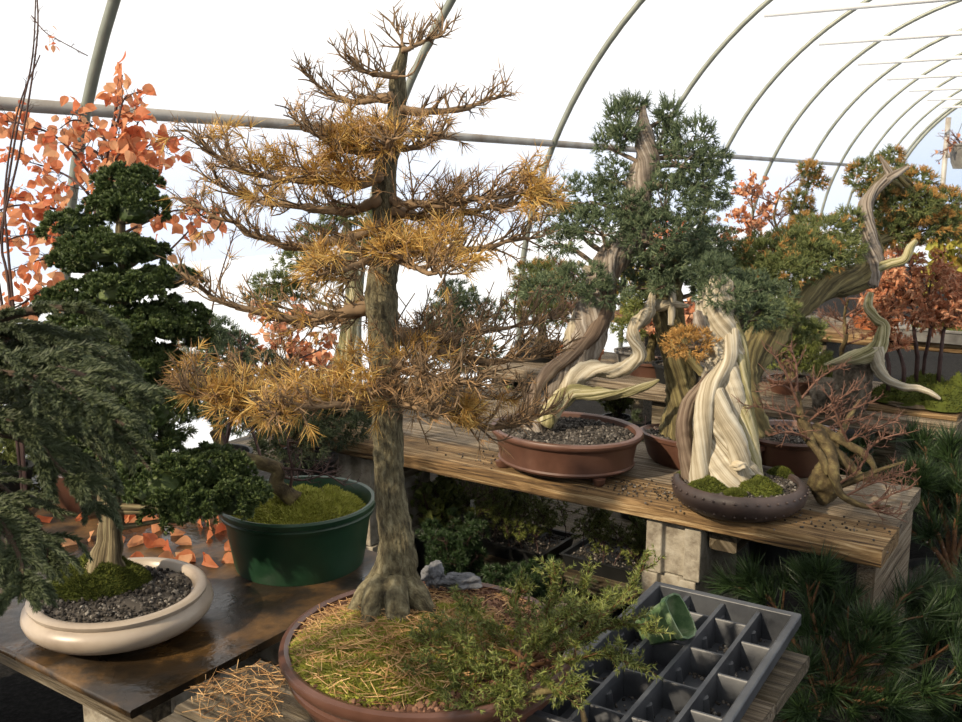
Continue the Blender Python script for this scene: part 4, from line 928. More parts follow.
# ---- brown deep pot behind the mossy stump, holding the leaning juniper
qc = PZ(792, 432, ZR+.135); qc = np.array([qc[0], qc[1], ZR]); QD = dep(qc+UP*.13)
t = thing('potted_juniper', qc, 'leaning juniper with forked bleached top and orange tipped foliage in a deep brown pot', 'bonsai')
qr = 50*QD/FPX
bowl(t, qc, [(0, .01), (.6*qr, .01), (.66*qr, .0), (.76*qr, .03), (.9*qr, .11), (.97*qr, .118), (qr, .13), (.97*qr, .138), (.9*qr, .135), (.86*qr, .12), (0, .11)], [], m_potbrown)
soil(t, qc+UP*.118, .86*qr, n=900, g=.005)
jd = QD
_, trD = strand('trunk', [(752, 425, 18, .02), (742, 395, 17, .03), (745, 365, 18, .06), (766, 338, 18, .12), (792, 308, 16, .22), (824, 286, 15, .34), (852, 280, 15, .44), (866, 272, 15, .48), (872, 250, 11, .5), (868, 225, 8, .5), (867, 205, 7.5, .5), (876, 188, 6.5, .5), (888, 176, 6, .5), (893, 170, 4, .5)], m_oldbark, jd, 22, 130, .14, 4, 4, .13, None, t, gz=ZR+.118)
strand('deadwood', [(866, 285, 13, .46), (873, 262, 12, .46), (869, 236, 8, .46), (866, 208, 8, .46), (875, 190, 6, .46), (889, 177, 5, .46), (886, 166, 3.5, .46), (880, 156, 1, .46)], m_graywood, jd, 16, 60, .22, 3, 8, .12, 'bleached gray deadwood top', t)
strand('deadwood', [(886, 179, 5, .46), (896, 174, 4.5, .45), (908, 167, 2.5, .45)], m_graywood, jd, 10, 20, .2, 3, 8, .12, 'gray prong of the forked top', t)
strand('deadwood', [(872, 270, 7, .44), (890, 264, 5, .42), (904, 260, 5, .4), (910, 248, 4.5, .4), (916, 241, 3, .4)], m_deadg, jd, 12, 40, .15, 3, 4, .12, 'pale bent stub pointing up', t)
jp2 = [(736, 262, 24, 15, .2), (762, 254, 28, 17, .2), (795, 246, 32, 16, .3), (830, 232, 28, 14, .42), (780, 272, 32, 16, .15), (812, 258, 30, 16, .25), (842, 250, 22, 14, .35), (756, 285, 24, 12, .15), (850, 218, 13, 9, .45),
       (772, 312, 26, 14, .05), (800, 330, 22, 10, .2), (735, 282, 18, 12, .1)]
crown(t, trD[30:90], jp2, jd, m_jun2, m_oldbark, .032, 1.2, tips=.12)
crown(t, trD[80:], [(868, 176, 18, 16, .62), (905, 206, 34, 18, .62), (940, 206, 24, 16, .7), (925, 226, 30, 14, .66), (896, 232, 18, 14, .6), (952, 222, 20, 14, .7), (884, 200, 14, 12, .66), (910, 180, 22, 10, .7)], jd, m_jun2, m_oldbark, .034, 1., tips=.3)

# ---- mossy stump with bare reddish twigs on the bench end
kc = PZ(826, 508, ZR); KD = dep(kc)
t = thing('bare_shrub', kc, 'gnarled mossy stump with bare reddish twigs standing on the bench end', 'bonsai')
b = MB(); c = P3(824, 487, KD+.03); rocky(b, np.array([c[0], c[1], ZR+.072]), (.052, .046, .066), .24, 3.4, 3); b.build('stump', m_quince, t)
kk = [[(804, 420, 6, .05), (812, 442, 6, .02), (822, 458, 6, -.02), (828, 474, 5, -.03)], [(814, 425, 6, .05), (845, 443, 6, .02), (864, 454, 6, 0), (874, 468, 4, -.02), (876, 480, 3, -.03)],
      [(818, 432, 10, .04), (830, 455, 9, .0), (835, 480, 7, -.06), (844, 497, 5, -.09), (868, 507, 3.5, -.12), (890, 506, 2, -.12)], [(797, 392, 4, .06), (800, 412, 5, .05), (802, 428, 6, .05), (812, 445, 6, .03)], [(822, 440, 9, .03), (845, 462, 8, .02), (858, 475, 6, .02), (872, 482, 3, .02)],
      [(826, 470, 8, .0), (838, 440, 6, .05), (848, 420, 4, .1), (860, 400, 2.5, .14)], [(836, 486, 6, -.05), (860, 478, 5, -.08), (880, 470, 3, -.1), (904, 462, 1.5, -.12)]]
for pts in kk: strand('root', [(q[0], q[1], q[2]*.72)+tuple(q[3:]) for q in pts], m_quince, KD, 12, 36, .12, 3, 2, .2, None, t)
kb = [[(797, 392, .06), (796, 365, .06), (790, 345, .06)], [(797, 395, .06), (780, 385, .02), (760, 392, -.02)], [(802, 418, .05), (775, 410, .0), (745, 405, -.05)], [(800, 400, .06), (820, 378, .05), (845, 365, .05)], [(814, 425, .05), (850, 410, .0), (880, 398, 0)],
      [(845, 443, .02), (870, 430, -.03), (900, 420, -.03)], [(864, 454, 0), (880, 440, -.05), (906, 432, -.06)], [(820, 430, .05), (845, 425, .1), (872, 415, .12)], [(844, 497, -.09), (868, 485, -.12), (895, 478, -.14)], [(868, 507, -.12), (890, 495, -.13), (912, 488, -.12)], [(874, 482, .02), (895, 475, .0), (915, 470, .0)],
      [(812, 440, .02), (790, 432, -.02), (768, 436, -.04)], [(800, 410, .05), (785, 372, .0), (770, 350, -.02)], [(850, 446, .02), (838, 420, -.04), (830, 395, -.06)], [(836, 486, -.06), (858, 470, -.11), (868, 455, -.13)], [(804, 425, .05), (830, 405, -.02), (858, 388, -.03)], [(866, 505, -.12), (880, 512, -.14), (902, 514, -.15)]]
for pts in kb:
    b = MB(); q = cr([P3(x, y, KD+d_) for x, y, d_ in pts], 18); tube(b, q, np.linspace(.005, .0015, 18), 6, rough=.15); twigs(b, q, 15, (.03, .085), .45, r=.0019, ter=6, tl=(.012, .04)); b.build('branch', m_redtwig, t)
b = MB(); n = 500; pos = np.array([BP(u, v, ZR+.003) for u, v in zip(R.normal(.75, .35, n), R.normal(.1, .05, n))]); pos = pos[(np.linalg.norm(pos[:, :2]-sc[:2], axis=1) > .17)&(np.linalg.norm(pos[:, :2]-bc[:2], axis=1) > .24)]
inst(b, *ICO, pos, rsph(len(pos)), R.uniform(.002, .0045, len(pos))); tag(b.build('spilled_grit', m_soil, smooth=False), 'crumbs of grit spilled on the plank between the pots', kind='stuff')

# ================================================================== BENCH BEHIND
rc = BP(.44, 1.73, ZR); RD = dep(rc)
t = thing('rock_planting', rc, 'bleached driftwood juniper straddling a dark rough rock on the bench behind', 'bonsai')
RD = dep(rc+UP*.1)
b = MB(); c = P3(852, 387, RD); rocky(b, c-UP*.005, (.085, .08, .14), .26, 3.4, 2.); o = b.build('rock', m_darkrock, t, smooth=False)
b = MB(); c = P3(828, 392, RD); rocky(b, np.array([c[0], c[1]+.03, ZR+.07]), (.07, .06, .085), .26, 3.0, 5.); o = b.build('rock', m_darkrock, t, smooth=False)
strand('trunk', [(q[0], q[1], q[2]*.76, q[3]) for q in [(871, 293, 4, -.04), (868, 306, 6, -.05), (876, 318, 6, -.06), (884, 326, 7, -.07), (880, 342, 9, -.08), (872, 352, 11, -.09), (855, 357, 9, -.1), (838, 361, 4, -.1), (824, 365, 1.5, -.1)]], m_deadg, RD, 16, 70, .2, 3, 6, .12, None, t)
strand('deadwood', [(q[0], q[1], q[2]*.76, q[3]) for q in [(875, 348, 11, -.09), (878, 366, 8, -.1), (886, 378, 6.5, -.11), (902, 386, 5, -.12), (920, 389, 4, -.13), (932, 394, 3.2, -.14), (940, 399, 2, -.14)]], m_dead, RD, 14, 60, .2, 3, 6, .15, 'pale deadwood branch reaching out past the rock', t)
gc2 = BP(.22, 2.0, ZR); GD2 = dep(gc2)
t = thing('leafy_grove', gc2, 'grove of dark stems with rust orange leaves on a mossy slab', 'bonsai')
b = MB(); boxv(b, BP(.06, 1.74, ZR), U*.5, V*.42, UP*.022); b.build('slab', m_wood, t, smooth=False, bevel=.006)
b = MB(); rocky(b, BP(.26, 1.96, ZR+.035), (.20, .2, .022), .12, 2); b.build('stone_slab', m_slab, t, smooth=False)
for u, v, r, h in ((.14, 1.86, .1, .085), (.26, 1.9, .12, .07), (.36, 1.9, .1, .06), (.08, 1.98, .1, .11), (.25, 2.05, .13, .09)): mound(t, BP(u, v, ZR+.035), r, h, m_moss, 1500, .010, .4)
for pts in ([(890, 370), (884, 335), (893, 300), (890, 272)], [(924, 362), (930, 330), (928, 300), (934, 268)], [(905, 372), (898, 350), (880, 325), (878, 300)], [(918, 360), (914, 330), (912, 290), (908, 246)], [(940, 362), (944, 330), (950, 315), (952, 290)]):
    b = MB(); q = cr([P3(x, y, GD2-.02+R.uniform(-.06, .06)) for x, y in pts], 24); q[0, 2] = ZR+.05; tube(b, q, np.linspace(.010, .003, 24), 8, rough=.2); tp, td = twigs(b, q, 22, (.05, .15), .3, r=.0018, ter=5, t0=.3)
    br = b.build('stem', m_darktwig, t); f = MB(); n = 230; ix = R.integers(0, len(tp), n)
    inst(f, *sprigT(8, .13, .9, 5, True, .55), tp[ix]+R.normal(0, .012, (n, 3)), nrm(rsph(n)+td[ix]*.5-UP*.35), R.uniform(.03, .055, n)); f.build('foliage', m_orange, br, smooth=False)

def simple_pot(root, c, r, h, mat, soilmat=m_soil, rect=False):
    bowl(root, c, [(0, .004), (.72*r, .004), (.78*r, 0), (.86*r, h*.5), (.93*r, h*.82), (r, h*.84), (r, h), (.9*r, h), (.88*r, h*.85), (0, h*.84)], [], mat, UANG, 1.15 if rect else 1, .75 if rect else 1., seg=48)
    soil(root, c+UP*h*.86, .86*r, soilmat, UANG, 1.15 if rect else 1, .75 if rect else 1., .006, 260, .005)
def ctree(u, v, z, H, W, pot, fol, label, lean=0., npads=9, potr=.13, poth=.08, bark=m_oldbark, tips=0., name='potted_conifer', thick=.02, sz=.036, seed=0):
    """small styled conifer: bent trunk with foliage cushions"""
    c = BP(u, v, z); t = thing(name, c, label, 'bonsai'); simple_pot(t, c, potr, poth, pot, rect=seed % 2 == 0)
    g = np.random.default_rng(seed+50); n = 7
    pts = [c+UP*(poth*.8)]+[c+np.array([lean*H*i/n+g.normal(0, .035)*H, g.normal(0, .03)*H, poth+H*i/n]) for i in range(1, n+1)]
    b = MB(); tube(b, pts, np.linspace(thick*1.5, .004, n+1), 12, 50, flute=.12, nl=4, twist=4, rough=.15); b.build('trunk', bark, t); tr = cr(pts, 50)
    for i in range(npads):
        f0 = .35+.65*i/(npads-1); p = tr[int(f0*49)]; a = i*2.4+seed; w = W*(1.15-.8*f0)*g.uniform(.7, 1.1)*(i < npads-1)
        cc = p+np.array([math.cos(a)*w*.6, math.sin(a)*w*.6, g.uniform(-.02, .04)]); r = np.array([1, 1, .55])*W*(.5-.22*f0)*g.uniform(.85, 1.15)
        b = MB(); tube(b, [p, (p+cc)/2+UP*.01, cc], [thick*.4, thick*.25, .002], 6, 8); br = b.build('branch', bark, t)
        ar = r[0]*r[1]*4.2*1.8; f = MB(); pad(f, cc, r, int(np.clip(ar/(sz*sz*.45), 40, 700)), sz, JTUFT); f.build('foliage', fol, br, smooth=False)
        if tips: 
            f = MB(); d = rsph(int(60*tips*4)); inst(f, *JTUFT, cc+d*r*1.03, nrm(d+UP*.4), sz); f.build('foliage', m_tip, br, smooth=False)['label'] = 'orange brown foliage tips'
def btree(u, v, z, H, W, pot, label, twig=m_redtwig, leaves=None, nl=0, potr=.12, poth=.07, seed=0, n=9, lean=0., name='potted_bare_tree'):
    c = BP(u, v, z); t = thing(name, c, label, 'bonsai'); simple_pot(t, c, potr, poth, pot, rect=seed % 2 == 0)
    g = np.random.default_rng(seed+90); pts = [c+UP*poth*.8]+[c+np.array([lean*H*i/5+g.normal(0, .03)*H, g.normal(0, .03)*H, poth+H*.8*i/5]) for i in range(1, 6)]
    b = MB(); tube(b, pts, np.linspace(.017, .004, 6), 10, 40, flute=.1, rough=.2); b.build('trunk', m_quince, t); tr = cr(pts, 40)
    for i in range(n):
        f0 = .3+.7*i/(n-1); p = tr[int(f0*39)]; a = i*2.4+seed; L = W*(1.1-.6*f0)*g.uniform(.7, 1.2)
        e = p+np.array([math.cos(a)*L, math.sin(a)*L, L*g.uniform(.3, .9)]); q = cr([p, (p+e)/2+g.normal(0, .02, 3)+UP*.01, e], 14); b = MB(); tube(b, q, np.linspace(.006, .0016, 14), 6)
        tp, td = twigs(b, q, 16, (.04, .11), .5, r=.0018, ter=5); br = b.build('branch', twig, t)
        if leaves:
            k2 = R.integers(0, len(tp), nl); f = MB(); inst(f, *LEAF, tp[k2], nrm(rsph(nl)+td[k2]*.4-UP*.4), R.uniform(.022, .042, nl), wide=1.1); f.build('foliage', leaves, br, smooth=False)

# behind the larch, at the wall end of the main bench
fc = BP(2.33, .42, ZR); FDp = dep(fc)
t = thing('potted_juniper', fc, 'juniper with a bright yellow green trunk seen through the larch branches', 'bonsai')
simple_pot(t, fc, .17, .06, m_potbrown)
_, trF = strand('trunk', [(322, 398, 22), (330, 384, 16), (340, 368, 12), (346, 345, 9), (350, 320, 8), (354, 296, 8), (350, 270, 7), (346, 245, 6), (348, 222, 4)], m_deadg, dep(fc+UP*.06), 18, 80, .18, 4, 3, .15, None, t)
crown(t, trF[30:], [(318, 234, 24, 8, 0), (348, 214, 28, 9, .05), (304, 258, 26, 10, -.05), (275, 282, 22, 9, .05), (264, 300, 18, 9, 0), (385, 230, 22, 9, .05), (362, 250, 22, 9, .1), (292, 292, 22, 8, .12), (400, 250, 14, 9, .1)], dep(fc+UP*.3), m_jun2, m_oldbark, .034, .9)
ctree(2.2, .95, ZR-.02, .42, .30, m_potgray, m_jun, 'gray green conifer in a gray pot by the film wall', .0, 8, .13, .08, seed=3)
o = bpy.data.objects
b = MB(); boxv(b, BP(1.75, .75, .55), U*.95, V*.5, UP*.05); root = thing('side_shelf', BP(2.2, 1., .55), 'short plank shelf by the film wall behind the yellow trunk', 'shelf'); b.build('shelf_board', m_woodgray, root, smooth=False)
for u in (2.05, 2.55):
    b = MB(); boxv(b, BP(u, .8, 0), U*.08, V*.4, UP*.55); b.build('leg', m_woodold, root, smooth=False)
# second bench plants
ctree(2.35, 2.0, ZR, .45, .34, m_potblack, m_jun2, 'broad green conifer in a black pot at the wall end of the bench behind', .1, 9, .15, .1, seed=5, tips=.1)
btree(2.0, 1.85, ZR, .5, .28, m_terra, 'bare twiggy tree in a terracotta pot behind the brown lipped pot', seed=2, potr=.13, poth=.12)
btree(1.85, 2.25, ZR, .6, .3, m_potgray, 'tree with sparse yellow leaves in a gray pot on the bench behind', leaves=m_leafy, nl=40, seed=9, name='potted_maple')
ctree(1.62, 1.95, ZR, .36, .26, m_potred, m_yew, 'bushy bright green conifer in a red brown pot behind the elbow of deadwood', 0, 8, .13, .08, seed=7)
btree(1.4, 1.82, ZR, .3, .2, m_potblack, 'low tree with red leaves in a black pot behind the thick mossy trunk', leaves=m_orange, nl=50, seed=4, poth=.1, name='potted_maple')
ctree(1.15, 2.1, ZR, .40, .26, m_potgray, m_jun2, 'upright green conifer in a gray pot behind the spiral trunk', 0, 8, .12, .07, seed=11)
ctree(.85, 1.95, ZR, .22, .24, m_potbrown, m_yew, 'low bright green shrub in a brown pot behind the leaning juniper', 0, 7, .12, .07, seed=13, name='potted_shrub')
btree(.66, 2.2, ZR, .42, .22, m_terra, 'bare twiggy tree in a terracotta pot between the green shrub and the rock', seed=6, potr=.11, poth=.12)
# low grass tuft by the rock
gp = BP(.62, 1.84, ZR); t = thing('potted_grass', gp, 'tuft of green grass in a small black pot beside the dark rock', 'potted plant'); simple_pot(t, gp, .075, .075, m_potblack)
f = MB(); n = 420; a = R.uniform(0, 6.28, n); inst(f, *NEEDLE, gp+UP*.065+np.stack([np.cos(a), np.sin(a), 0*a], -1)*.055*np.sqrt(R.uniform(0, 1, n))[:, None], nrm(np.stack([np.cos(a)*.4, np.sin(a)*.4, 1+0*a], -1)+rsph(n)*.25), R.uniform(.07, .13, n), wide=1.1); f.build('foliage', m_yew, t, smooth=False)
wp = BP(.9, 2.28, ZR); t = thing('white_pot', wp, 'empty white pot standing behind the leaning trunk', 'pot'); 
bowl(t, wp, [(0, .004), (.06, .004), (.07, .0), (.09, .13), (.095, .132), (.095, .15), (.088, .15), (.07, .01), (0, .01)], [], m_white); mound(t, wp+UP*.1, .075, .02, m_soil, 200)
# third row
zz = .76
rows3 = [(-1.5, 3.45, .8, .4, 'c', m_jun2, m_potgray, 'wide yellow green conifer in a gray pot at the aisle end of the farthest bench', .35),
         (-.95, 3.35, .62, .3, 'c', m_jun2, m_potbrown, 'rounded conifer with orange tips in a brown pot on the farthest bench', .4),
         (.78, 3.42, .95, .24, 'c', m_jun2, m_terra, 'slender conifer in a terracotta pot on the farthest bench', .05),
         (1.4, 3.3, .95, .3, 'b', None, m_potgray, 'bare gray tree in a gray pot on the farthest bench', 0),
         (1.92, 3.4, .78, .28, 'c', m_jun, m_potblack, 'blue green conifer in a black pot on the farthest bench', 0),
         (2.15, 3.3, .55, .28, 'b', m_leaf, m_terra, 'red leaved tree in a terracotta pot by the film wall', 0),
         (-.1, 3.6, .8, .3, 'b', m_orange, m_potbrown, 'rust leaved tree in a brown pot beside the gray tray pot', 0),
         (1.2, 3.28, .85, .22, 'c', m_jun2, m_potgray, 'slim conifer with flat tiers in a gray pot on the farthest bench', .1),
         (1.6, 3.5, .9, .3, 'b', m_orange, m_potbrown, 'pinkish leaved airy tree at the rear of the farthest bench', 0),
         ]
for i, (u, v, H, W, ty, fol, pot, lab, tp_) in enumerate(rows3):
    if ty == 'c': ctree(u, v, zz, H, W, pot, fol, lab, .0, 9, .14, .08, seed=20+i, tips=tp_, sz=.045, thick=.014)
    else: btree(u, v, zz, H, W, pot, lab, leaves=fol, nl=60, seed=40+i, name='potted_maple' if fol else 'potted_bare_tree')
# gray tray pot with dark stems and yellow leaves
tp3 = PZ(962, 352, zz); tp3 = BP(.33, 3.2, zz); t = thing('potted_maple', tp3, 'yellow green leaved tree in a long gray tray pot above the rust leaved grove', 'bonsai')
b = MB(); 
for q in range(1): 
    vs = []; prof = [(.20, .0), (.215, .06), (.225, .062), (.225, .078), (.208, .078), (.2, .066), (.0001, .064)]
    for r, z in prof: vs += [tp3+U*sx_*r*1.25+V*sy_*r*.75+UP*z for sx_, sy_ in ((1, 1), (-1, 1), (-1, -1), (1, -1))]
    b.add(vs, None, [(i*4+j, i*4+(j+1) % 4, i*4+4+(j+1) % 4, i*4+4+j) for i in range(len(prof)-1) for j in range(4)])
b.build('pot', m_potgray, t, smooth=False, bevel=.006); mound(t, tp3+UP*.062, .15, .03, m_moss, 900, .01, .3, 'moss', 1.4, UANG)
for du_, hh in ((-.1, .5), (.0, .62), (.1, .45)):
    p0 = tp3+U*du_+UP*.07; q = cr([p0, p0+np.array([.01, .0, hh*.4]), p0+np.array([-.02, .02, hh*.7]), p0+np.array([.02, 0, hh])], 24); b = MB(); tube(b, q, np.linspace(.016, .003, 24), 8, rough=.2)
    tp, td = twigs(b, q, 22, (.06, .18), .3, r=.002, ter=5, t0=.35); br = b.build('stem', m_darktwig, t); n = 70; k2 = R.integers(0, len(tp), n); f = MB(); inst(f, *LEAF, tp[k2], nrm(rsph(n)-UP*.5), R.uniform(.04, .075, n), wide=1.2); f.build('foliage', m_leafy, br, smooth=False)
# hanging basket by the far end
hb = GH(9.5, -1.0, 0); hd = P3(968, 157, 7.5); t = thing('hanging_basket', hd-UP*.09, 'small gray hanging basket with a dry trailing plant near the far end', 'basket')
bowl(t, hd-UP*.09, [(0, 0), (.1, 0), (.12, .05), (.14, .17), (.15, .175), (.15, .19), (.13, .19), (.12, .16), (0, .15)], [], m_potgray)
sl = GP@hd; b = MB()
for a in (0, 2.1, 4.2): tube(b, [hd+np.array([.13*math.cos(a), .13*math.sin(a), .09]), hd+UP*.5], .0025, 5)
tube(b, [hd+UP*.5, np.array([hd[0], hd[1], AZ+math.sqrt(HR**2-(sl-AC)**2)])], .003, 5); b.build('hanger_wire', m_steel, t)
b = MB(); tp, td = twigs(b, cr([hd+UP*.08, hd+np.array([-.1, 0, .1]), hd+np.array([-.2, 0, .02])], 12), 20, (.08, .2), .3, r=.003); br = b.build('stem', m_redtwig, t); f = MB(); k2 = R.integers(0, len(tp), 16); inst(f, *LEAF, tp[k2], nrm(rsph(16)-UP*.4), .04); f.build('foliage', m_orange, br, smooth=False)

# ================================================================== LOW BENCH BY THE FILM WALL
root = thing('wall_bench', GH(2.6, -2.85, .52), 'low plank bench along the film wall behind the green pot', 'bench')
b = MB(); boxv(b, GH(1.2, -3.12, .48), GX*1.95, GP*.6, UP*.04); b.build('bench_board', m_woodold, root, smooth=False)
for q in (1.35, 2.95):
    b = MB(); boxv(b, GH(q, -3.05, 0), GX*.09, GP*.45, UP*.48); b.build('leg', m_woodold, root, smooth=False)
def wallplant(s_, p_, fn, *a, **k2):
    global O
    keep = O; O = GH(s_, p_, 0); fn(0, 0, .52, *a, **k2); O = keep
wallplant(2.55, -2.78, ctree, .48, .34, m_potblack, m_jun, 'dense blue green conifer on the low bench by the film wall', 0, 9, .13, .09, seed=31)
wallplant(2.95, -2.75, btree, .5, .32, m_potbrown, 'red leaved tree on the low bench in front of the yellow trunk', leaves=m_orange, nl=60, seed=32, name='potted_maple')
wallplant(2.15, -2.85, ctree, .34, .30, m_potgray, m_fore, 'dark bushy conifer on the low bench behind the cloud pruned cypress', 0, 8, .12, .08, seed=33)
wallplant(1.7, -2.85, ctree, .3, .28, m_potblack, m_yew, 'yellow green conifer on the low bench behind the cream pot', 0, 8, .12, .08, seed=35)
wallplant(2.75, -2.5, ctree, .22, .30, m_potblack, m_fore, 'low dark spreading conifer on the low bench edge behind the green pot', 0, 8, .12, .08, seed=36)

# ================================================================== UNDER THE BENCHES
def flat(c, ang, lab, seed, w=.28, l=.54, h=.06):
    t = thing('seedling_tray', c, lab, 'tray', 'trays of seedlings under the long bench'); A = np.array([math.cos(ang), math.sin(ang), 0]); B_ = np.array([-A[1], A[0], 0]); b = MB()
    prof = [(0, .003), (.9, .003), (.95, 0), (1, h), (1.03, h), (1.03, h+.004), (.98, h+.004), (.95, h-.012), (0.001, h-.012)]; vs = []
    for r, z in prof: vs += [c+A*sx_*l/2*r+B_*sy_*(w/2-l/2*(1-r) if r > .8 else w/2*r)+UP*z for sx_, sy_ in ((1, 1), (-1, 1), (-1, -1), (1, -1))]
    b.add(vs, None, [(i*4+j, i*4+(j+1) % 4, i*4+4+(j+1) % 4, i*4+4+j) for i in range(len(prof)-1) for j in range(4)]); b.build('tray_body', m_potblack, t, smooth=False)
    b = MB(); n = 700; pos = c+A*R.uniform(-.46, .46, n)[:, None]*l+B_*R.uniform(-.44, .44, n)[:, None]*w+UP*(h-.01); inst(b, *ICO, pos, rsph(n), R.uniform(.003, .006, n)); o = b.build('soil', m_soil, t, smooth=False); o['kind'] = 'stuff'
    f = MB(); b = MB()
    for i in range(22):
        p = c+A*((i % 8)/7-.5)*l*.86+B_*((i//8)/2-.5)*w*.75+UP*(h-.01)+R.normal(0, .01, 3)*np.array([1, 1, 0]); q = cr([p, p+np.array([R.normal(0, .03), R.normal(0, .03), .08]), p+np.array([R.normal(0, .06), R.normal(0, .06), R.uniform(.12, .2)])], 12); tube(b, q, .0018, 5)
        tp, td = twigs(b, q, 10, (.03, .07), .5, r=.0012, ter=5); tp, td = np.vstack([tp, tp-td*.012]), np.vstack([td, td]); pos = np.repeat(tp, 8, 0); inst(f, *coneT(.12), pos, nrm(np.repeat(td, 8, 0)+rsph(len(pos))*.9), R.uniform(.012, .02, len(pos)))
    b.build('stem', m_darktwig, t); f.build('foliage', m_yew, t, smooth=False)
for i, (u, v, lab) in enumerate(((1.62, .52, 'black seedling tray at the wall end of the row under the long bench'), (1.02, .58, 'black seedling tray beside the pier under the long bench'))):
    flat(BP(u, v, .10), UANG, lab, i)
b = MB(); root = thing('low_shelf', BP(1.4, .7, .0), 'low board shelf under the long bench carrying the seedling trays', 'shelf')
boxv(b, BP(.78, .33, .075), U*1.15, V*.85, UP*.024); b.build('shelf_board', m_woodold, root, smooth=False)
for u in (.82, 1.8):
    b = MB(); boxv(b, BP(u, .36, .0), U*.09, V*.78, UP*.075); b.build('support_beam', m_woodold, root, smooth=False)
lp = PZ(473, 509, .29); b = MB(); boxv(b, np.array([lp[0]-.011, lp[1], .13]), np.array([.022, .003, 0]), np.array([0, .002, 0]), UP*.2)
tag(b.build('plant_label', m_label, smooth=False), 'white plant label stuck upright among the dark seedlings', 'label')
# leafy plant and dark conifers in the shade
def bush(c, r, h, fol, lab, name='potted_shrub', leaf=None, n=900, potr=.1, pot=m_potblack, size=.03):
    t = thing(name, c, lab, 'potted plant'); simple_pot(t, c, potr, .14, pot); g = MB(); f = MB()
    for i in range(12):
        a = i*2.4; e = c+np.array([math.cos(a)*r*R.uniform(.3, .8), math.sin(a)*r*R.uniform(.3, .8), .12+h*R.uniform(.5, 1)]); q = cr([c+UP*.12, (c+e)/2+UP*.06, e], 12); tube(g, q, np.linspace(.005, .0015, 12), 5)
        tp, td = twigs(g, q, 14, (.03, .09), .4, r=.0014, ter=4)
        if leaf: k2 = R.integers(0, len(tp), n//12); inst(f, *LEAF, tp[k2], nrm(rsph(n//12)+td[k2]+UP*.2), R.uniform(*leaf, n//12), wide=1.2)
        else: pos = np.repeat(tp, 5, 0); inst(f, *JLOW, pos, nrm(np.repeat(td, 5, 0)+rsph(len(pos))*.7), size*R.uniform(.6, 1., len(pos)))
    g.build('stem', m_darktwig, t); f.build('foliage', fol, t, smooth=False)
bp = PZ(435, 530, .16); bush(np.array([bp[0], bp[1], 0.001]), .2, .32, m_yew, 'leafy green plant in the shade below the far planks', leaf=(.025, .045), n=700)
bp = PZ(455, 585, .1); bush(np.array([bp[0], bp[1], 0.001]), .22, .25, m_pine, 'dark conifer shrub on the floor in front of the seedling trays')
bp = PZ(530, 610, .1); bush(np.array([bp[0], bp[1], 0.001]), .2, .12, m_pine, 'low dark conifer on the floor below the brown lipped pot')
bp = BP(2.3, 1.7, 0); bush(np.array([bp[0], bp[1], 0.001]), .25, .4, m_yew, 'green shrub on the floor between the two benches', leaf=(.02, .04), n=700)

for q, (u, v, fol, lab) in enumerate(((1.0, 2.75, m_yew, 'green shrub on the floor between the rear benches behind the spiral trunk'), (1.6, 2.8, m_fore, 'dark shrub on the floor between the rear benches behind the brown lipped pot'), (2.2, 2.75, m_yew, 'green shrub on the floor between the rear benches by the film wall'), (.3, 2.75, m_fore, 'dark shrub on the floor between the rear benches behind the grove'),
        (1.3, 1.2, m_fore, 'dark shrub on the floor right behind the long bench and brown lipped pot'), (.7, 1.25, m_yew, 'green shrub on the floor right behind the long bench and leaning juniper'))):
    bush(BP(u, v, .001), .3, .42, fol, lab, n=900)
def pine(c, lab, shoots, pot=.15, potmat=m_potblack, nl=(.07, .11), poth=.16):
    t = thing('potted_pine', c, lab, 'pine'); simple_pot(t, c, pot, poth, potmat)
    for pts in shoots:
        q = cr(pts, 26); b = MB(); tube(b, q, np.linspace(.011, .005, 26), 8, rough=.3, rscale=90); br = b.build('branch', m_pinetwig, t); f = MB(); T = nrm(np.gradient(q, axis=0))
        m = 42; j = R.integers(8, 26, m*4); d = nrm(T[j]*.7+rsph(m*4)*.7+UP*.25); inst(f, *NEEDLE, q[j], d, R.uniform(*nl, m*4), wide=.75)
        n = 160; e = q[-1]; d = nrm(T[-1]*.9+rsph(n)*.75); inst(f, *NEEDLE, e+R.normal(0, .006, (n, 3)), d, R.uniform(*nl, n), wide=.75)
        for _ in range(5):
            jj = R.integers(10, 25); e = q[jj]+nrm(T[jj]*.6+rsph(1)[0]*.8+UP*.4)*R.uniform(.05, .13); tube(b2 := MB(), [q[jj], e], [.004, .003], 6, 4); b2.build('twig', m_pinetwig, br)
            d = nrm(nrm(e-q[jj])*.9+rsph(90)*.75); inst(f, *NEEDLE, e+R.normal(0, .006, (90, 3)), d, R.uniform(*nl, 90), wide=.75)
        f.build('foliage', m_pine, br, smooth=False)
PD1 = 2.25
pc1 = PZ(842, 735, .05); pc1 = np.array([pc1[0], pc1[1], .001])
PD1 = dep(pc1+UP*.35)
def PP(l): return [P3(x, y, PD1+d_) for x, y, d_ in l]
c0 = pc1+UP*.15
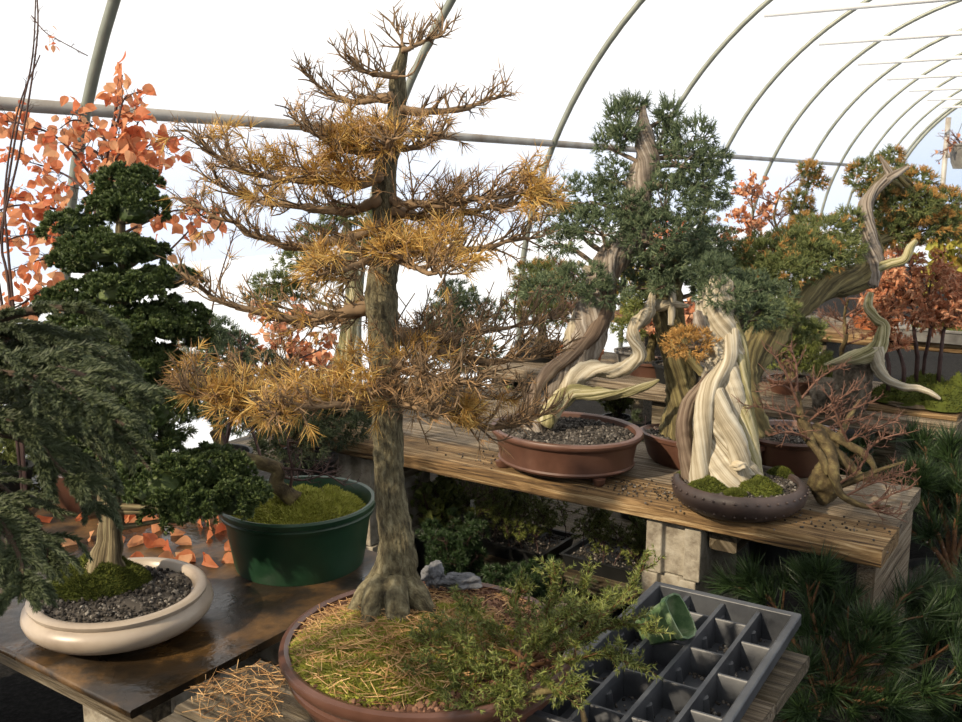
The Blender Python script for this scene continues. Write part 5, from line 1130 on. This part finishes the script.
pine(pc1, 'long needled pine with orange brown stems below the bench end', [[c0]+PP([(836, 690, 0), (822, 650, .03), (811, 610, .06), (807, 578, .10)]), [c0]+PP([(838, 680, 0), (846, 635, .05), (834, 622, .08), (826, 606, .12)]), [c0]+PP([(836, 685, 0), (812, 685, -.03), (790, 692, -.06), (772, 680, -.08)]),
    [c0]+PP([(846, 680, 0), (866, 655, -.02), (880, 630, -.03)]), [c0]+PP([(850, 690, 0), (890, 690, -.05), (930, 697, -.08), (965, 690, -.1)]), [c0]+PP([(845, 700, 0), (872, 705, -.1), (895, 715, -.14)]), [c0]+PP([(840, 690, .02), (800, 650, .1), (770, 600, .18), (757, 590, .2)]), [c0]+PP([(846, 685, .02), (880, 640, .1), (900, 600, .15), (925, 585, .2)]),
    [c0]+PP([(846, 690, .02), (905, 670, .05), (945, 650, .1), (960, 630, .1)]), [c0]+PP([(840, 700, -.02), (820, 705, -.1), (800, 712, -.15)])])
pc2 = PZ(945, 588, .14); pc2 = np.array([pc2[0]+.05, pc2[1]+.05, .001]); PD2 = dep(pc2+UP*.3); c0 = pc2+UP*.15
def PP2(l): return [P3(x, y, PD2+d_) for x, y, d_ in l]
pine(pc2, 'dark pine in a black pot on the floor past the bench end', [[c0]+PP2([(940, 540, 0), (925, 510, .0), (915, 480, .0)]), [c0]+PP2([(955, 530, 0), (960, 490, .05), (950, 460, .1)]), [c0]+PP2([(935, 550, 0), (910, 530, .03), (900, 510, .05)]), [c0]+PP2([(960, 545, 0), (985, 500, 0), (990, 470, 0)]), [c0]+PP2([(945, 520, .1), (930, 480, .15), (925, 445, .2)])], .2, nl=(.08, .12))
pc3 = PZ(1000, 690, .1); pc3 = np.array([pc3[0], pc3[1], .001]); PD3 = dep(pc3+UP*.3); c0 = pc3+UP*.15
def PP3(l): return [P3(x, y, PD3+d_) for x, y, d_ in l]
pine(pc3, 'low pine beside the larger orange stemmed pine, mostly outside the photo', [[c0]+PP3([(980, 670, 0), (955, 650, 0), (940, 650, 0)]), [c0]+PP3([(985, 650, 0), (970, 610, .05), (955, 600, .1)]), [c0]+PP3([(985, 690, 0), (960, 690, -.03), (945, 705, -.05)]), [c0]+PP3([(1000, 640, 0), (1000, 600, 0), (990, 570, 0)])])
for j, (u, v, lab) in enumerate(((-.2, 1.35, 'pine in the aisle just past the bench end'), (-.05, 1.62, 'pine crowded under the end of the bench behind'), (.55, 1.5, 'pine in the gap between the long bench and the bench behind'))):
    c = BP(u, v, .001); c0 = c+UP*.15
    pine(c, lab, [[c0, c0+UP*.12+np.array([.05*math.cos(a), .05*math.sin(a), 0]), c0+np.array([.2*math.cos(a), .2*math.sin(a), .22+.05*math.sin(3*a)])] for a in np.linspace(.3+j, 6+j, 6)], .13)

# ================================================================== LIGHT, SKY, CAMERA
w = bpy.data.worlds.new('sky'); SC.world = w; w.use_nodes = True; N = w.node_tree.nodes; L = w.node_tree.links
bg = N['Background']; tc = N.new('ShaderNodeTexCoord'); sx_ = N.new('ShaderNodeSeparateXYZ'); rp = N.new('ShaderNodeValToRGB')
L.new(tc.outputs['Generated'], sx_.inputs[0]); L.new(sx_.outputs['Z'], rp.inputs[0]); L.new(rp.outputs[0], bg.inputs[0])
rp.color_ramp.elements[0].position = .0; rp.color_ramp.elements[0].color = (.62, .74, .93, 1); rp.color_ramp.elements[1].position = .14; rp.color_ramp.elements[1].color = (1, 1, 1, 1)
bg.inputs[1].default_value = 1.12
sun = bpy.data.lights.new('sun', 'SUN'); sun.energy = 8.2; sun.color = (1, .83, .6); sun.angle = math.radians(1.6)
so = bpy.data.objects.new('sun', sun); COL.objects.link(so)
sdir = np.array([-.69, -.55, .58]); so.rotation_euler = Vector(sdir).to_track_quat('Z', 'Y').to_euler(); so.location = (-6, -3, 6)
cam = bpy.data.cameras.new('camera'); co = bpy.data.objects.new('camera', cam); COL.objects.link(co)
co.location = (0, 0, EYE); co.rotation_euler = (PI/2-PIT, 0, 0); cam.sensor_width = 36; cam.lens = 36*FPX/962; cam.clip_start = .02; cam.clip_end = 200
cam.dof.use_dof = True; cam.dof.focus_distance = 2.2; cam.dof.aperture_fstop = 16
SC.camera = co
vs_ = SC.view_settings; vs_.view_transform = 'Standard'; vs_.look = 'None'; vs_.gamma = 1; vs_.exposure = 0; vs_.use_curve_mapping = False
